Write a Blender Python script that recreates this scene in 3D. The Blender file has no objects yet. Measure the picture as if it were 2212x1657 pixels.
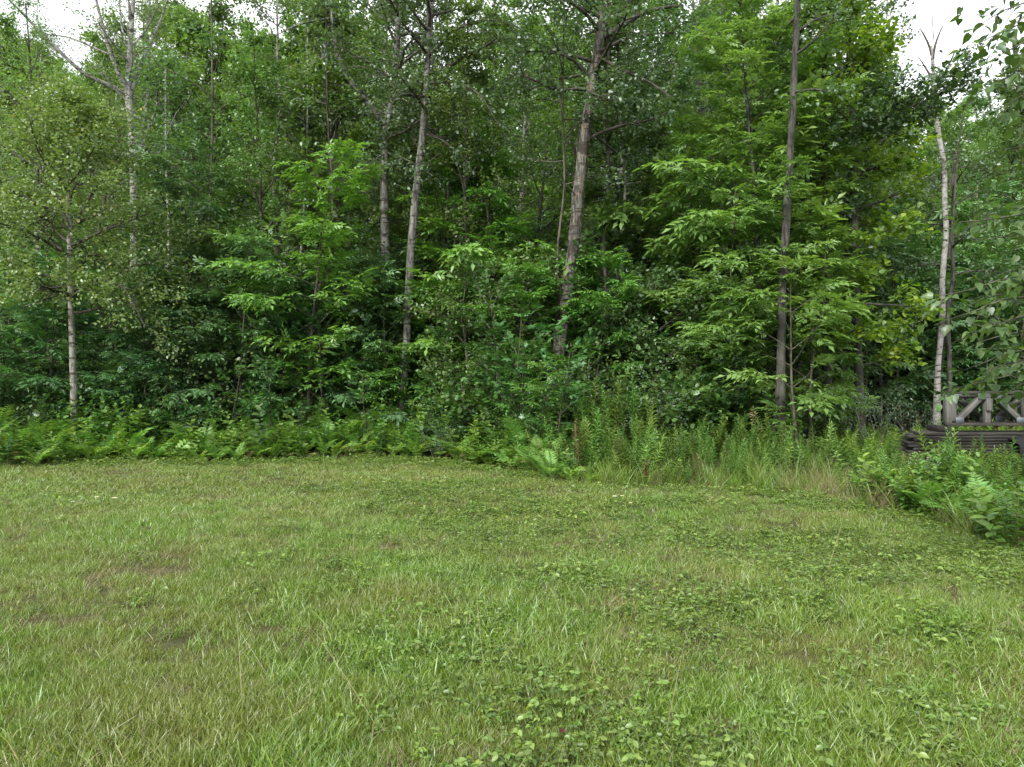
import bpy, math
import numpy as np
from mathutils import Vector, Matrix

# ------------------------------------------------------------------ camera, sky, sun, exposure
scene = bpy.context.scene
F, CU, CV, EYE = 1533.0, 1105.5, 828.5, 1.6      # focal length and centre of a 2211 x 1657 view, eye height in metres

cam_data = bpy.data.cameras.new("camera")
cam = bpy.data.objects.new("camera", cam_data)
scene.collection.objects.link(cam)
cam.location = (0, 0, EYE)
cam.rotation_euler = (math.radians(90), 0, 0)
cam_data.sensor_width = 36.0
cam_data.lens = 36.0 * F / 2211.0
cam_data.clip_start = 0.05
cam_data.clip_end = 2000.0
scene.camera = cam

SUN_ELEV, SUN_AZ = math.radians(36), math.radians(212)   # azimuth clockwise from +Y: behind the camera, to its left
world = bpy.data.worlds.new("World")
scene.world = world
world.use_nodes = True
wn, wl = world.node_tree.nodes, world.node_tree.links
wn.clear()
w_out = wn.new("ShaderNodeOutputWorld")
w_bg = wn.new("ShaderNodeBackground")
w_sky = wn.new("ShaderNodeTexSky")
w_sky.sky_type = 'NISHITA'
w_sky.sun_disc = False
w_sky.sun_elevation = SUN_ELEV
w_sky.sun_rotation = SUN_AZ
w_co = wn.new("ShaderNodeTexCoord")
w_no = wn.new("ShaderNodeTexNoise")
w_no.inputs["Scale"].default_value = 2.2
w_no.inputs["Detail"].default_value = 5.0
w_rp = wn.new("ShaderNodeMapRange")
w_rp.inputs["From Min"].default_value = 0.32
w_rp.inputs["From Max"].default_value = 0.55
w_rp.inputs["To Min"].default_value = 0.72
w_rp.inputs["To Max"].default_value = 0.97
w_mx = wn.new("ShaderNodeMix")
w_mx.data_type = 'RGBA'
w_mx.inputs["B"].default_value = (9.3, 9.5, 9.8, 1)      # the high overcast
wl.new(w_co.outputs["Generated"], w_no.inputs["Vector"])
wl.new(w_no.outputs["Fac"], w_rp.inputs["Value"])
wl.new(w_rp.outputs["Result"], w_mx.inputs["Factor"])
wl.new(w_sky.outputs["Color"], w_mx.inputs["A"])
wl.new(w_mx.outputs["Result"], w_bg.inputs["Color"])
w_bg.inputs["Strength"].default_value = 0.05
wl.new(w_bg.outputs["Background"], w_out.inputs["Surface"])

sun_data = bpy.data.lights.new("sun", 'SUN')
sun_data.energy = 1.5
sun_data.angle = math.radians(16)
sun_data.color = (1.0, 0.96, 0.88)
sun = bpy.data.objects.new("sun", sun_data)
scene.collection.objects.link(sun)
_sd = Vector((math.sin(SUN_AZ) * math.cos(SUN_ELEV), math.cos(SUN_AZ) * math.cos(SUN_ELEV), math.sin(SUN_ELEV)))
sun.rotation_euler = _sd.to_track_quat('Z', 'Y').to_euler()

vs = scene.view_settings
vs.view_transform = 'Standard'
vs.look = 'None'
vs.gamma = 1.0
vs.use_curve_mapping = False
vs.exposure = 2.08
cy = scene.cycles
cy.max_bounces = 5
cy.diffuse_bounces = 2
cy.transmission_bounces = 4
cy.glossy_bounces = 2
cy.transparent_max_bounces = 4
cy.use_adaptive_sampling = True
cy.adaptive_threshold = 0.02
cy.use_denoising = True
cy.denoiser = 'OPENIMAGEDENOISE'
cy.denoising_input_passes = 'RGB_ALBEDO_NORMAL'
cy.denoising_prefilter = 'NONE'
cy.caustics_reflective = False
cy.caustics_refractive = False

COL = scene.collection
R = np.random.default_rng(11)
UP = np.array((0.0, 0.0, 1.0))


# ------------------------------------------------------------------ numeric helpers
def unit(a):
    a = np.asarray(a, float)
    return a / np.maximum(np.linalg.norm(a, axis=-1, keepdims=True), 1e-9)


def gz(x, y):
    """height of the ground"""
    x = np.asarray(x, float); y = np.asarray(y, float)
    return (0.035 * np.sin(x * 0.9 + 1.3) * np.sin(y * 0.7) + 0.02 * np.sin(x * 2.1 + y * 1.7) * np.exp(-((y - 8) / 14) ** 2)
            + 0.03 * np.sin(y * 1.35 + 0.6 * x))


def pt(u, v, Y):
    """the point at depth Y seen at (u, v)"""
    return np.array(((u - CU) / F * Y, Y, EYE - (v - CV) / F * Y))


def ground_at(u, Y):
    x = (u - CU) / F * Y
    return np.array((x, Y, float(gz(x, Y))))


_lat = np.random.default_rng(5).random((64, 64))


def vnoise(x, y, s, k=0):
    x = np.asarray(x, float) / s + 17.3 * k + 100; y = np.asarray(y, float) / s + 9.1 * k + 100
    xi = np.floor(x).astype(int); yi = np.floor(y).astype(int)
    fx = x - xi; fy = y - yi
    fx = fx * fx * (3 - 2 * fx); fy = fy * fy * (3 - 2 * fy)
    g = lambda a, b: _lat[a % 64, b % 64]
    return (g(xi, yi) * (1 - fx) + g(xi + 1, yi) * fx) * (1 - fy) + (g(xi, yi + 1) * (1 - fx) + g(xi + 1, yi + 1) * fx) * fy


# ------------------------------------------------------------------ meshes
class Geo:
    def __init__(self):
        self.V, self.T, self.Q, self.A, self.n = [], [], [], [], 0

    def add(self, V, T=None, Q=None, a=0.5):
        V = np.asarray(V, float)
        if T is not None and len(T): self.T.append(np.asarray(T, int) + self.n)
        if Q is not None and len(Q): self.Q.append(np.asarray(Q, int) + self.n)
        self.V.append(V)
        self.A.append(np.broadcast_to(np.asarray(a, float), (len(V),)))
        self.n += len(V)
        return self

    def arrays(self):
        V = np.concatenate(self.V) if self.V else np.zeros((0, 3))
        T = np.concatenate(self.T) if self.T else np.zeros((0, 3), int)
        Q = np.concatenate(self.Q) if self.Q else np.zeros((0, 4), int)
        return V, T, Q, np.concatenate(self.A) if self.A else np.zeros(0)

    def tris(self):
        """as a template of triangles"""
        V, T, Q, A = self.arrays()
        if len(Q): T = np.concatenate([T, Q[:, [0, 1, 2]], Q[:, [0, 2, 3]]])
        return V, T

    def mesh(self, name, mat, smooth=False):
        V, T, Q, A = self.arrays()
        me = bpy.data.meshes.new(name)
        me.vertices.add(len(V)); me.vertices.foreach_set("co", V.astype(np.float32).ravel())
        nl = len(T) * 3 + len(Q) * 4
        me.loops.add(nl)
        me.loops.foreach_set("vertex_index", np.concatenate([T.ravel(), Q.ravel()]).astype(np.int32))
        me.polygons.add(len(T) + len(Q))
        ls = np.concatenate([np.arange(len(T)) * 3, len(T) * 3 + np.arange(len(Q)) * 4]).astype(np.int32)
        me.polygons.foreach_set("loop_start", ls)
        if smooth: me.polygons.foreach_set("use_smooth", np.ones(len(ls), bool))
        at = me.attributes.new("tone", 'FLOAT', 'POINT')
        at.data.foreach_set("value", A.astype(np.float32))
        me.update(calc_edges=True)
        if mat is not None: me.materials.append(mat)
        return me


def place(geo, tpl, P, X, N, S, a):
    """copies of a template: local x along X, local z near N, size S"""
    tv, tf = tpl
    P = np.atleast_2d(P); n, m = len(P), len(tv)
    if n == 0: return
    X = unit(np.broadcast_to(X, (n, 3))); N = np.broadcast_to(N, (n, 3))
    B = unit(np.cross(N, X)); N2 = np.cross(X, B)
    S = np.broadcast_to(np.asarray(S, float), (n,))[:, None, None]
    V = P[:, None, :] + S * (tv[None, :, 0:1] * X[:, None, :] + tv[None, :, 1:2] * B[:, None, :] + tv[None, :, 2:3] * N2[:, None, :])
    T = (tf[None] + (np.arange(n) * m)[:, None, None]).reshape(-1, 3)
    a = np.broadcast_to(np.asarray(a, float), (n,))
    geo.add(V.reshape(-1, 3), T=T, a=np.repeat(a, m))


def tube(geo, pts, rad, k=6, rng=None, rough=0.0, cap=False):
    pts = np.asarray(pts, float); n = len(pts)
    rad = np.broadcast_to(np.asarray(rad, float), (n,))
    t = np.gradient(pts, axis=0); t = unit(t)
    ref = np.array((1.0, 0, 0)) if abs(t[:, 2]).mean() > 0.6 else UP
    b = unit(np.cross(t, ref)); c = np.cross(t, b)
    ang = np.arange(k) * 2 * math.pi / k
    rr = rad[:, None] * np.ones(k)
    if rng is not None and rough:
        m = max(2, n // 5); ridge = rng.normal(0, rough, (m, k)); q_ = np.linspace(0, m - 1, n); i0 = np.minimum(q_.astype(int), m - 2); f_ = (q_ - i0)[:, None]
        rr = rr * (1 + ridge[i0] * (1 - f_) + ridge[i0 + 1] * f_ + rng.normal(0, rough * .45, (n, k)))
    V = pts[:, None, :] + rr[..., None] * (np.cos(ang)[None, :, None] * b[:, None, :] + np.sin(ang)[None, :, None] * c[:, None, :])
    i = np.arange(n - 1)[:, None] * k; j = np.arange(k)[None, :]; j2 = (j + 1) % k
    Q = np.stack([i + j, i + j2, i + k + j2, i + k + j], -1).reshape(-1, 4)
    V = V.reshape(-1, 3)
    T = None
    if cap:
        V = np.concatenate([V, pts[-1:]])
        T = np.stack([(n - 1) * k + np.arange(k), (n - 1) * k + (np.arange(k) + 1) % k, np.full(k, n * k)], -1)
    geo.add(V, T=T, Q=Q)


def resample(pts, rad, step):
    pts = np.asarray(pts, float); rad = np.asarray(rad, float)
    s = np.concatenate([[0], np.cumsum(np.linalg.norm(np.diff(pts, axis=0), axis=1))])
    m = max(3, int(s[-1] / step) + 1); q = np.linspace(0, s[-1], m)
    # smooth (Catmull-like) by interpolating then blurring a little
    out = np.stack([np.interp(q, s, pts[:, i]) for i in range(3)], -1)
    for _ in range(2):
        out[1:-1] = 0.25 * out[:-2] + 0.5 * out[1:-1] + 0.25 * out[2:]
    return out, np.interp(q, s, rad)


def walk(rng, p, d, L, n, wob, lift=0.0):
    p = np.array(p, float); d = unit(d); out = [p.copy()]
    for _ in range(n):
        d = unit(d + rng.normal(0, wob, 3) + np.array((0, 0, lift)))
        p = p + d * (L / n); out.append(p.copy())
    return np.array(out)


def along(pts, t):
    pts = np.asarray(pts); n = len(pts) - 1
    x = np.clip(t, 0, 1) * n; i = np.minimum(x.astype(int) if hasattr(x, 'astype') else int(x), n - 1)
    f = np.asarray(x - i)[..., None]
    return pts[i] * (1 - f) + pts[i + 1] * f, unit(pts[i + 1] - pts[i])


# ------------------------------------------------------------------ leaf shapes (x along the leaf, z its upper side)
def T_(v, f): return np.array(v, float), np.array(f, int)


LANCE = T_([(0, 0, 0), (.42, .17, .05), (1, 0, -.10), (.42, -.17, .05), (.5, 0, 0)], [(0, 4, 1), (4, 2, 1), (0, 3, 4), (3, 2, 4)])
RHOMB = T_([(0, 0, 0), (.42, .20, .06), (1, 0, -.12), (.42, -.20, .06)], [(0, 2, 1), (0, 3, 2)])
OVATE = T_([(0, 0, 0), (.22, .30, .05), (.62, .30, .03), (1, 0, -.08), (.62, -.30, .03), (.22, -.30, .05)],
           [(0, 3, 2), (0, 2, 1), (0, 5, 4), (0, 4, 3)])
DIAM = T_([(0, 0, 0), (.42, .34, .06), (1, 0, -.10), (.42, -.34, .06)], [(0, 2, 1), (0, 3, 2)])
MAPLE = T_([(0, 0, 0), (.02, .34, .0), (.34, .22, .03), (.55, .50, -.05), (.62, .16, .02), (1, 0, -.12),
            (.62, -.16, .02), (.55, -.50, -.05), (.34, -.22, .03), (.02, -.34, .0)],
           [(0, 2, 1), (0, 4, 2), (2, 4, 3), (0, 5, 4), (0, 6, 5), (0, 8, 6), (8, 7, 6), (0, 9, 8)])
OAK = T_([(0, 0, 0), (.25, .12, .02), (.35, .30, 0), (.5, .13, .02), (.62, .36, 0), (.8, .15, 0), (1, 0, -.08),
          (.8, -.15, 0), (.62, -.36, 0), (.5, -.13, .02), (.35, -.30, 0), (.25, -.12, .02)],
         [(0, 3, 1), (1, 3, 2), (0, 5, 3), (3, 5, 4), (0, 6, 5), (0, 7, 6), (0, 9, 7), (9, 8, 7), (0, 11, 9), (11, 10, 9)])
HEART = T_([(0, 0, 0), (-.06, .22, .02), (.10, .40, .05), (.38, .40, .05), (.68, .2, .0), (1, 0, -.12),
            (.68, -.2, .0), (.38, -.40, .05), (.10, -.40, .05), (-.06, -.22, .02), (.35, 0, -.01), (.68, 0, -.05)],
           [(0, 10, 1), (1, 10, 2), (2, 10, 3), (3, 10, 4), (10, 11, 4), (4, 11, 5), (0, 9, 10), (9, 8, 10), (8, 7, 10), (7, 6, 10), (10, 6, 11), (6, 5, 11)])


def ash_leaf(seed):
    """a compound leaf, about one unit long"""
    rng = np.random.default_rng(seed); g = Geo()
    xs = np.linspace(0, 1, 5); zz = lambda x: 0.10 * x - 0.38 * x * x
    for i in range(4):
        a, b = xs[i], xs[i + 1]; w = .008
        g.add([(a * .8, -w, zz(a)), (a * .8, w, zz(a)), (b * .8, w, zz(b)), (b * .8, -w, zz(b))], Q=[(0, 1, 2, 3)])
    for k, x in enumerate((.34, .56, .78)):
        for s in (-1, 1):
            L = (.40, .45, .42)[k] * rng.uniform(.88, 1.1)
            place(g, RHOMB, (x * .8, 0, zz(x)), (.62, s * .78, -.25 + rng.normal(0, .12)), (0.1, -s * .1, 1), L, .5)
    place(g, RHOMB, (.8, 0, zz(1)), (1, rng.normal(0, .12), -.55), (0.4, 0, 1), .44, .5)
    return g.tris()


ASH = [ash_leaf(s) for s in (1, 2, 3)]


def petioled(leaf, x0):
    v, t = leaf
    g = Geo(); g.add(v * np.array((1, 1, 1)) + np.array((x0, 0, -x0 * .15)), T=t)
    g.add([(0, -.012, 0), (0, .012, 0), (x0, 0, -x0 * .15)], T=[(0, 2, 1)])
    return g.tris()


MAPLE_P = petioled(MAPLE, .35)

# ------------------------------------------------------------------ materials
def new_mat(name):
    m = bpy.data.materials.new(name); m.use_nodes = True
    nt = m.node_tree; nt.nodes.clear()
    return m, nt, nt.nodes, nt.links


def ramp(nodes, stops):
    r = nodes.new("ShaderNodeValToRGB"); e = r.color_ramp.elements
    while len(e) < len(stops): e.new(0.5)
    for el, (p, c) in zip(e, stops):
        el.position = p; el.color = (*c, 1)
    return r


def leaf_mat(name, stops, trans=0.34, gloss=0.05, tint=(1.25, 1.35, .55), vary=.2, hue=.014):
    """leaves: colour by the leaf's own tone, light passes through"""
    m, nt, N, L = new_mat(name)
    out = N.new("ShaderNodeOutputMaterial")
    at = N.new("ShaderNodeAttribute"); at.attribute_name = "tone"
    rp = ramp(N, stops); L.new(at.outputs["Fac"], rp.inputs["Fac"])
    oi = N.new("ShaderNodeObjectInfo")
    mr = N.new("ShaderNodeMapRange"); mr.inputs["To Min"].default_value = 1 - vary; mr.inputs["To Max"].default_value = 1 + vary
    L.new(oi.outputs["Random"], mr.inputs["Value"])
    hs = N.new("ShaderNodeHueSaturation"); L.new(rp.outputs["Color"], hs.inputs["Color"])
    L.new(mr.outputs["Result"], hs.inputs["Value"])
    mh = N.new("ShaderNodeMapRange"); mh.inputs["To Min"].default_value = .5 - hue; mh.inputs["To Max"].default_value = .5 + hue
    mm = N.new("ShaderNodeMath"); mm.operation = 'FRACT'
    m7 = N.new("ShaderNodeMath"); m7.operation = 'MULTIPLY'; m7.inputs[1].default_value = 7.31
    L.new(oi.outputs["Random"], m7.inputs[0]); L.new(m7.outputs[0], mm.inputs[0]); L.new(mm.outputs[0], mh.inputs["Value"])
    L.new(mh.outputs["Result"], hs.inputs["Hue"])
    col = hs.outputs["Color"]
    df = N.new("ShaderNodeBsdfDiffuse"); L.new(col, df.inputs["Color"])
    tl = N.new("ShaderNodeBsdfTranslucent")
    tm = N.new("ShaderNodeMix"); tm.data_type = 'RGBA'; tm.blend_type = 'MULTIPLY'; tm.inputs["Factor"].default_value = 1
    tm.inputs["B"].default_value = (*tint, 1); L.new(col, tm.inputs["A"]); L.new(tm.outputs["Result"], tl.inputs["Color"])
    mx = N.new("ShaderNodeMixShader"); mx.inputs[0].default_value = trans
    L.new(df.outputs[0], mx.inputs[1]); L.new(tl.outputs[0], mx.inputs[2])
    gl = N.new("ShaderNodeBsdfGlossy"); gl.inputs["Roughness"].default_value = .45; gl.inputs["Color"].default_value = (.85, .9, .95, 1)
    m2 = N.new("ShaderNodeMixShader"); m2.inputs[0].default_value = gloss
    L.new(mx.outputs[0], m2.inputs[1]); L.new(gl.outputs[0], m2.inputs[2])
    L.new(m2.outputs[0], out.inputs["Surface"])
    return m


def bark_mat(name, base, dark, patch=None, zscale=1.0, scale=9.0, contrast=(.42, .60), bands=None, bump=.6, lichen=None):
    """bark: fissures stretched along the stem, optional pale patches, dark bands across, and lichen"""
    m, nt, N, L = new_mat(name)
    out = N.new("ShaderNodeOutputMaterial")
    bs = N.new("ShaderNodeBsdfPrincipled"); bs.inputs["Roughness"].default_value = .9; bs.inputs["Specular IOR Level"].default_value = .15
    co = N.new("ShaderNodeTexCoord")
    mp = N.new("ShaderNodeMapping"); mp.inputs["Scale"].default_value = (scale, scale, scale * zscale)
    L.new(co.outputs["Object"], mp.inputs["Vector"])
    n1 = N.new("ShaderNodeTexNoise"); n1.inputs["Scale"].default_value = 1.5; n1.inputs["Detail"].default_value = 6; n1.inputs["Roughness"].default_value = .65
    L.new(mp.outputs[0], n1.inputs["Vector"])
    rp = ramp(N, [(contrast[0], dark), (contrast[1], base)]); L.new(n1.outputs["Fac"], rp.inputs["Fac"])
    col = rp.outputs["Color"]

    def overlay(col, c, sc, lo, hi, amt, detail=4):
        mp2 = N.new("ShaderNodeMapping"); mp2.inputs["Scale"].default_value = sc
        L.new(co.outputs["Object"], mp2.inputs["Vector"])
        nn = N.new("ShaderNodeTexNoise"); nn.inputs["Scale"].default_value = 1.0; nn.inputs["Detail"].default_value = detail
        L.new(mp2.outputs[0], nn.inputs["Vector"])
        mr = N.new("ShaderNodeMapRange"); mr.inputs["From Min"].default_value = lo; mr.inputs["From Max"].default_value = hi
        mr.inputs["To Max"].default_value = amt
        L.new(nn.outputs["Fac"], mr.inputs["Value"])
        mx = N.new("ShaderNodeMix"); mx.data_type = 'RGBA'; mx.inputs["B"].default_value = (*c, 1)
        L.new(mr.outputs["Result"], mx.inputs["Factor"]); L.new(col, mx.inputs["A"])
        return mx.outputs["Result"]

    if patch: col = overlay(col, patch, (3, 3, 1.6), .45, .62, .5)
    if lichen: col = overlay(col, lichen, (9, 9, 3.2), .52, .70, .6, 8)
    if bands:
        col = overlay(col, bands, (3.5, 3.5, 15), .56, .63, .95, 3)
        col = overlay(col, bands, (2.5, 2.5, 2.6), .60, .66, .9, 5)
    L.new(col, bs.inputs["Base Color"])
    bp = N.new("ShaderNodeBump"); bp.inputs["Strength"].default_value = bump; bp.inputs["Distance"].default_value = .03
    L.new(n1.outputs["Fac"], bp.inputs["Height"]); L.new(bp.outputs[0], bs.inputs["Normal"])
    L.new(bs.outputs[0], out.inputs["Surface"])
    return m


M = {}
# leaves: (tone, colour) stops, dark to light
M['ash'] = leaf_mat("ash_leaves", [(0, (0.056, 0.134, 0.047)), (.55, (0.099, 0.204, 0.074)), (1, (0.174, 0.308, 0.123))], .32, .07, vary=.25)
M['ash_bright'] = leaf_mat("bright_ash_leaves", [(0, (.068, .165, .028)), (.5, (.115, .24, .044)), (1, (.18, .32, .068))], .38, .05, vary=.25)
M['ash_yellow'] = leaf_mat("yellow_green_ash_leaves", [(0, (0.098, 0.202, 0.051)), (.5, (0.167, 0.300, 0.078)), (1, (0.266, 0.403, 0.126))], .42, .05)
M['maple'] = leaf_mat("maple_leaves", [(0, (0.049, 0.124, 0.036)), (.6, (0.088, 0.195, 0.055)), (.9, (0.140, 0.262, 0.068)), (1, (0.231, 0.317, 0.067))], .32, .05, vary=.28, hue=.02)
M['aspen'] = leaf_mat("aspen_leaves", [(0, (0.065, 0.112, 0.053)), (.6, (0.106, 0.169, 0.080)), (1, (0.175, 0.237, 0.125))], .36, .05)
M['olive'] = leaf_mat("olive_leaves", [(0, (0.092, 0.147, 0.039)), (.5, (0.149, 0.217, 0.062)), (.92, (0.206, 0.278, 0.086)), (1, (0.296, 0.284, 0.084))], .38, .06)
M['wood'] = leaf_mat("woodland_leaves", [(0, (0.057, 0.117, 0.036)), (.55, (0.096, 0.176, 0.057)), (1, (0.156, 0.240, 0.085))], .42, .05)
M['wood_light'] = leaf_mat("light_woodland_leaves", [(0, (0.085, 0.159, 0.039)), (.5, (0.137, 0.232, 0.061)), (1, (0.201, 0.299, 0.098))], .46, .05)
M['linden'] = leaf_mat("linden_leaves", [(0, (0.071, 0.152, 0.024)), (.5, (0.129, 0.239, 0.031)), (1, (0.297, 0.399, 0.046))], .48, .04)
M['oak'] = leaf_mat("oak_leaves", [(0, (0.029, 0.062, 0.022)), (.6, (0.051, 0.101, 0.033)), (1, (0.088, 0.143, 0.050))], .34, .06)
M['near'] = leaf_mat("poplar_leaves", [(0, (0.043, 0.090, 0.024)), (.5, (0.077, 0.141, 0.036)), (.9, (0.112, 0.186, 0.059)), (1, (0.139, 0.202, 0.085))], .42, .04)
M['shrub'] = leaf_mat("shrub_leaves", [(0, (0.052, 0.118, 0.027)), (.6, (0.094, 0.184, 0.040)), (1, (0.155, 0.263, 0.054))], .36, .05, vary=.35, hue=.02)
M['willow'] = leaf_mat("grey_willow_leaves", [(0, (.045, .088, .046)), (.6, (.075, .128, .068)), (1, (.12, .18, .10))], .30, .04)
M['fern'] = leaf_mat("fern_leaves", [(0, (0.090, 0.207, 0.041)), (.5, (0.145, 0.292, 0.057)), (1, (0.218, 0.377, 0.078))], .40, .03)
M['fern_yellow'] = leaf_mat("yellow_fern_leaves", [(0, (0.109, 0.213, 0.037)), (.5, (0.167, 0.287, 0.051)), (1, (0.253, 0.368, 0.075))], .40, .03)
M['golden'] = leaf_mat("goldenrod_leaves", [(0, (0.077, 0.160, 0.037)), (.5, (0.132, 0.237, 0.053)), (1, (0.209, 0.319, 0.079))], .36, .04, vary=.35, hue=.025)
M['pine'] = leaf_mat("pine_needles", [(0, (.018, .048, .022)), (.6, (.030, .070, .030)), (1, (.055, .10, .045))], .18, .06)
M['daisy'] = leaf_mat("white_petals", [(0, (0.800, 0.800, 0.780)), (1, (0.860, 0.860, 0.840))], .3, .0, (1, 1, 1))
M['disc'] = leaf_mat("yellow_flower_discs", [(0, (.6, .38, .03)), (1, (.7, .45, .04))], .1, .0)
M['yellow_leaf'] = leaf_mat("yellowed_leaf", [(0, (.26, .30, .03)), (1, (.34, .36, .05))], .35, .04, (1.1, 1.1, .8))


def grass_mat(name, stops, straw, amt):
    """blades: the colour drifts over the lawn and dries out in patches"""
    m = leaf_mat(name, stops, .30, .06, (1.2, 1.25, .6))
    nt = m.node_tree; N, L = nt.nodes, nt.links
    hs = [n for n in N if n.bl_idname == "ShaderNodeHueSaturation"][0]
    ge = N.new("ShaderNodeNewGeometry")
    n1 = N.new("ShaderNodeTexNoise"); n1.inputs["Scale"].default_value = .75; n1.inputs["Detail"].default_value = 5; n1.inputs["Roughness"].default_value = .6
    L.new(ge.outputs["Position"], n1.inputs["Vector"])
    mr = N.new("ShaderNodeMapRange"); mr.inputs["From Min"].default_value = .42; mr.inputs["From Max"].default_value = .62; mr.inputs["To Max"].default_value = amt
    L.new(n1.outputs["Fac"], mr.inputs["Value"])
    mx = N.new("ShaderNodeMix"); mx.data_type = 'RGBA'; mx.inputs["B"].default_value = (*straw, 1)
    users = [l.to_socket for l in hs.outputs["Color"].links]
    L.new(hs.outputs["Color"], mx.inputs["A"]); L.new(mr.outputs["Result"], mx.inputs["Factor"])
    for s in users: L.new(mx.outputs["Result"], s)
    return m


M['grass'] = grass_mat("lawn_grass", [(0, (0.088, 0.149, 0.015)), (.5, (0.150, 0.229, 0.028)), (.9, (0.207, 0.288, 0.044)), (1, (0.311, 0.309, 0.105))], (.205, .195, .045), .42)
M['grass_lush'] = grass_mat("lush_grass", [(0, (0.080, 0.162, 0.012)), (.5, (0.135, 0.242, 0.022)), (1, (0.199, 0.317, 0.037))], (.175, .21, .035), .4)
M['straw'] = leaf_mat("dry_grass", [(0, (0.125, 0.107, 0.043)), (.5, (0.197, 0.175, 0.074)), (1, (0.284, 0.256, 0.129))], .25, .04, (1, 1, .8))
M['stubble'] = leaf_mat("dark_dead_stems", [(0, (.030, .026, .014)), (1, (.065, .060, .028))], .1, .03, (1, 1, 1))
M['berry'] = leaf_mat("strawberry_leaves", [(0, (0.082, 0.142, 0.018)), (.5, (0.132, 0.210, 0.031)), (.93, (0.179, 0.257, 0.045)), (.95, (0.230, 0.248, 0.044)), (1, (0.255, 0.257, 0.059))], .36, .05, vary=.3)
M['red_leaf'] = leaf_mat("red_leaf", [(0, (.06, .010, .012)), (1, (.085, .016, .016))], .2, .03, (1.2, .7, .7))

M['bright_leaf'] = leaf_mat("fresh_broad_leaves", [(0, (0.072, 0.155, 0.026)), (.5, (0.121, 0.225, 0.038)), (1, (0.193, 0.300, 0.055))], .38, .05, vary=.35, hue=.02)
M['bark_aspen'] = bark_mat("aspen_bark", (.172, .170, .152), (.038, .037, .033), patch=(.23, .226, .205), zscale=.25, scale=11, contrast=(.40, .56), bands=(.035, .03, .026))
M['bark_poplar'] = bark_mat("poplar_bark", (.148, .143, .126), (.026, .025, .022), patch=(.19, .185, .165), zscale=.12, scale=16, contrast=(.44, .57), bands=(.04, .034, .028), bump=1.0, lichen=(.17, .11, .045))
M['bark_birch'] = bark_mat("birch_bark", (.275, .270, .255), (.11, .106, .098), patch=(.33, .325, .308), zscale=1.0, scale=6, contrast=(.35, .55), bands=(.045, .038, .033), bump=.35)
M['bark_grey'] = bark_mat("grey_lichen_bark", (.27, .262, .23), (.09, .085, .07), patch=(.33, .325, .285), zscale=.4, scale=10, bands=(.06, .052, .042))
M['bark_dark'] = bark_mat("dark_bark", (.078, .076, .066), (.024, .023, .020), patch=(.112, .110, .098), zscale=.2, scale=11, bump=.9)
M['bark_slim'] = bark_mat("sapling_bark", (.090, .084, .064), (.032, .030, .024), patch=(.14, .133, .105), zscale=.4, scale=14)
M['bark_limb'] = bark_mat("dark_limb_bark", (.085, .076, .066), (.03, .026, .022), patch=(.12, .11, .097), zscale=.6, scale=12)
M['bark_dead'] = bark_mat("dead_wood_bark", (.26, .245, .225), (.09, .082, .075), zscale=.4, scale=9)

# ------------------------------------------------------------------ objects
def tag(o, label=None, cat=None, group=None, kind=None):
    if label: o["label"] = label
    if cat: o["category"] = cat
    if group: o["group"] = group
    if kind: o["kind"] = kind
    return o


def empty(name, loc, rz=0.0, sc=1.0):
    o = bpy.data.objects.new(name, None); COL.objects.link(o)
    o.empty_display_size = .2
    o.location = loc; o.rotation_euler = (0, 0, rz); o.scale = (sc, sc, sc)
    return o


def obj(name, mesh, parent=None, kind=None):
    o = bpy.data.objects.new(name, mesh); COL.objects.link(o)
    if parent is not None: o.parent = parent
    if kind: o["kind"] = kind
    return o


def plant(parts, name, label, cat, group, loc, rz=0.0, sc=1.0):
    """one plant: an Empty at its foot with its parts; parts share their mesh data between plants"""
    e = empty(name, loc, rz, sc)
    tag(e, label, cat, group)
    for pn, me, kd in parts: obj(pn, me, e, kd)
    return e


def place_name(u):
    """which landmark of the wood edge stands at u"""
    for lim, s in ((330, "the pale lichen-grey tree"), (770, "the tall feathery ash saplings"), (1050, "the slim leaning aspen"),
                   (1400, "the big orange-lichened poplar"), (1760, "the yellow-green ash"), (1930, "the dark-leaved oak")):
        if u < lim: return s
    return "the broken-topped white birch"


# ------------------------------------------------------------------ plant builders
def scatter_leaves(rng, g, tpl, start, dirs, length, per, size, spread=.06, droop=-.15, flat=.45, fwd=.5):
    """leaves along many twigs at once"""
    start = np.asarray(start); n = len(start)
    if n == 0: return
    s = np.repeat(start, per, 0); d = np.repeat(np.asarray(dirs), per, 0); l = np.repeat(np.broadcast_to(length, (n,)), per)
    m = len(s)
    p = s + d * (l * rng.uniform(.05, 1.05, m))[:, None] + rng.normal(0, spread, (m, 3))
    ax = unit(d * fwd + rng.normal(0, .75, (m, 3)) * np.array((1, 1, .55)) + np.array((0, 0, droop)))
    nn = unit(UP + rng.normal(0, flat, (m, 3)))
    tone = np.clip(np.repeat(rng.normal(.45, .17, n), per) + rng.normal(0, .16, m), 0, 1)
    place(g, tpl, p, ax, nn, size * rng.uniform(.7, 1.25, m), tone)


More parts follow.
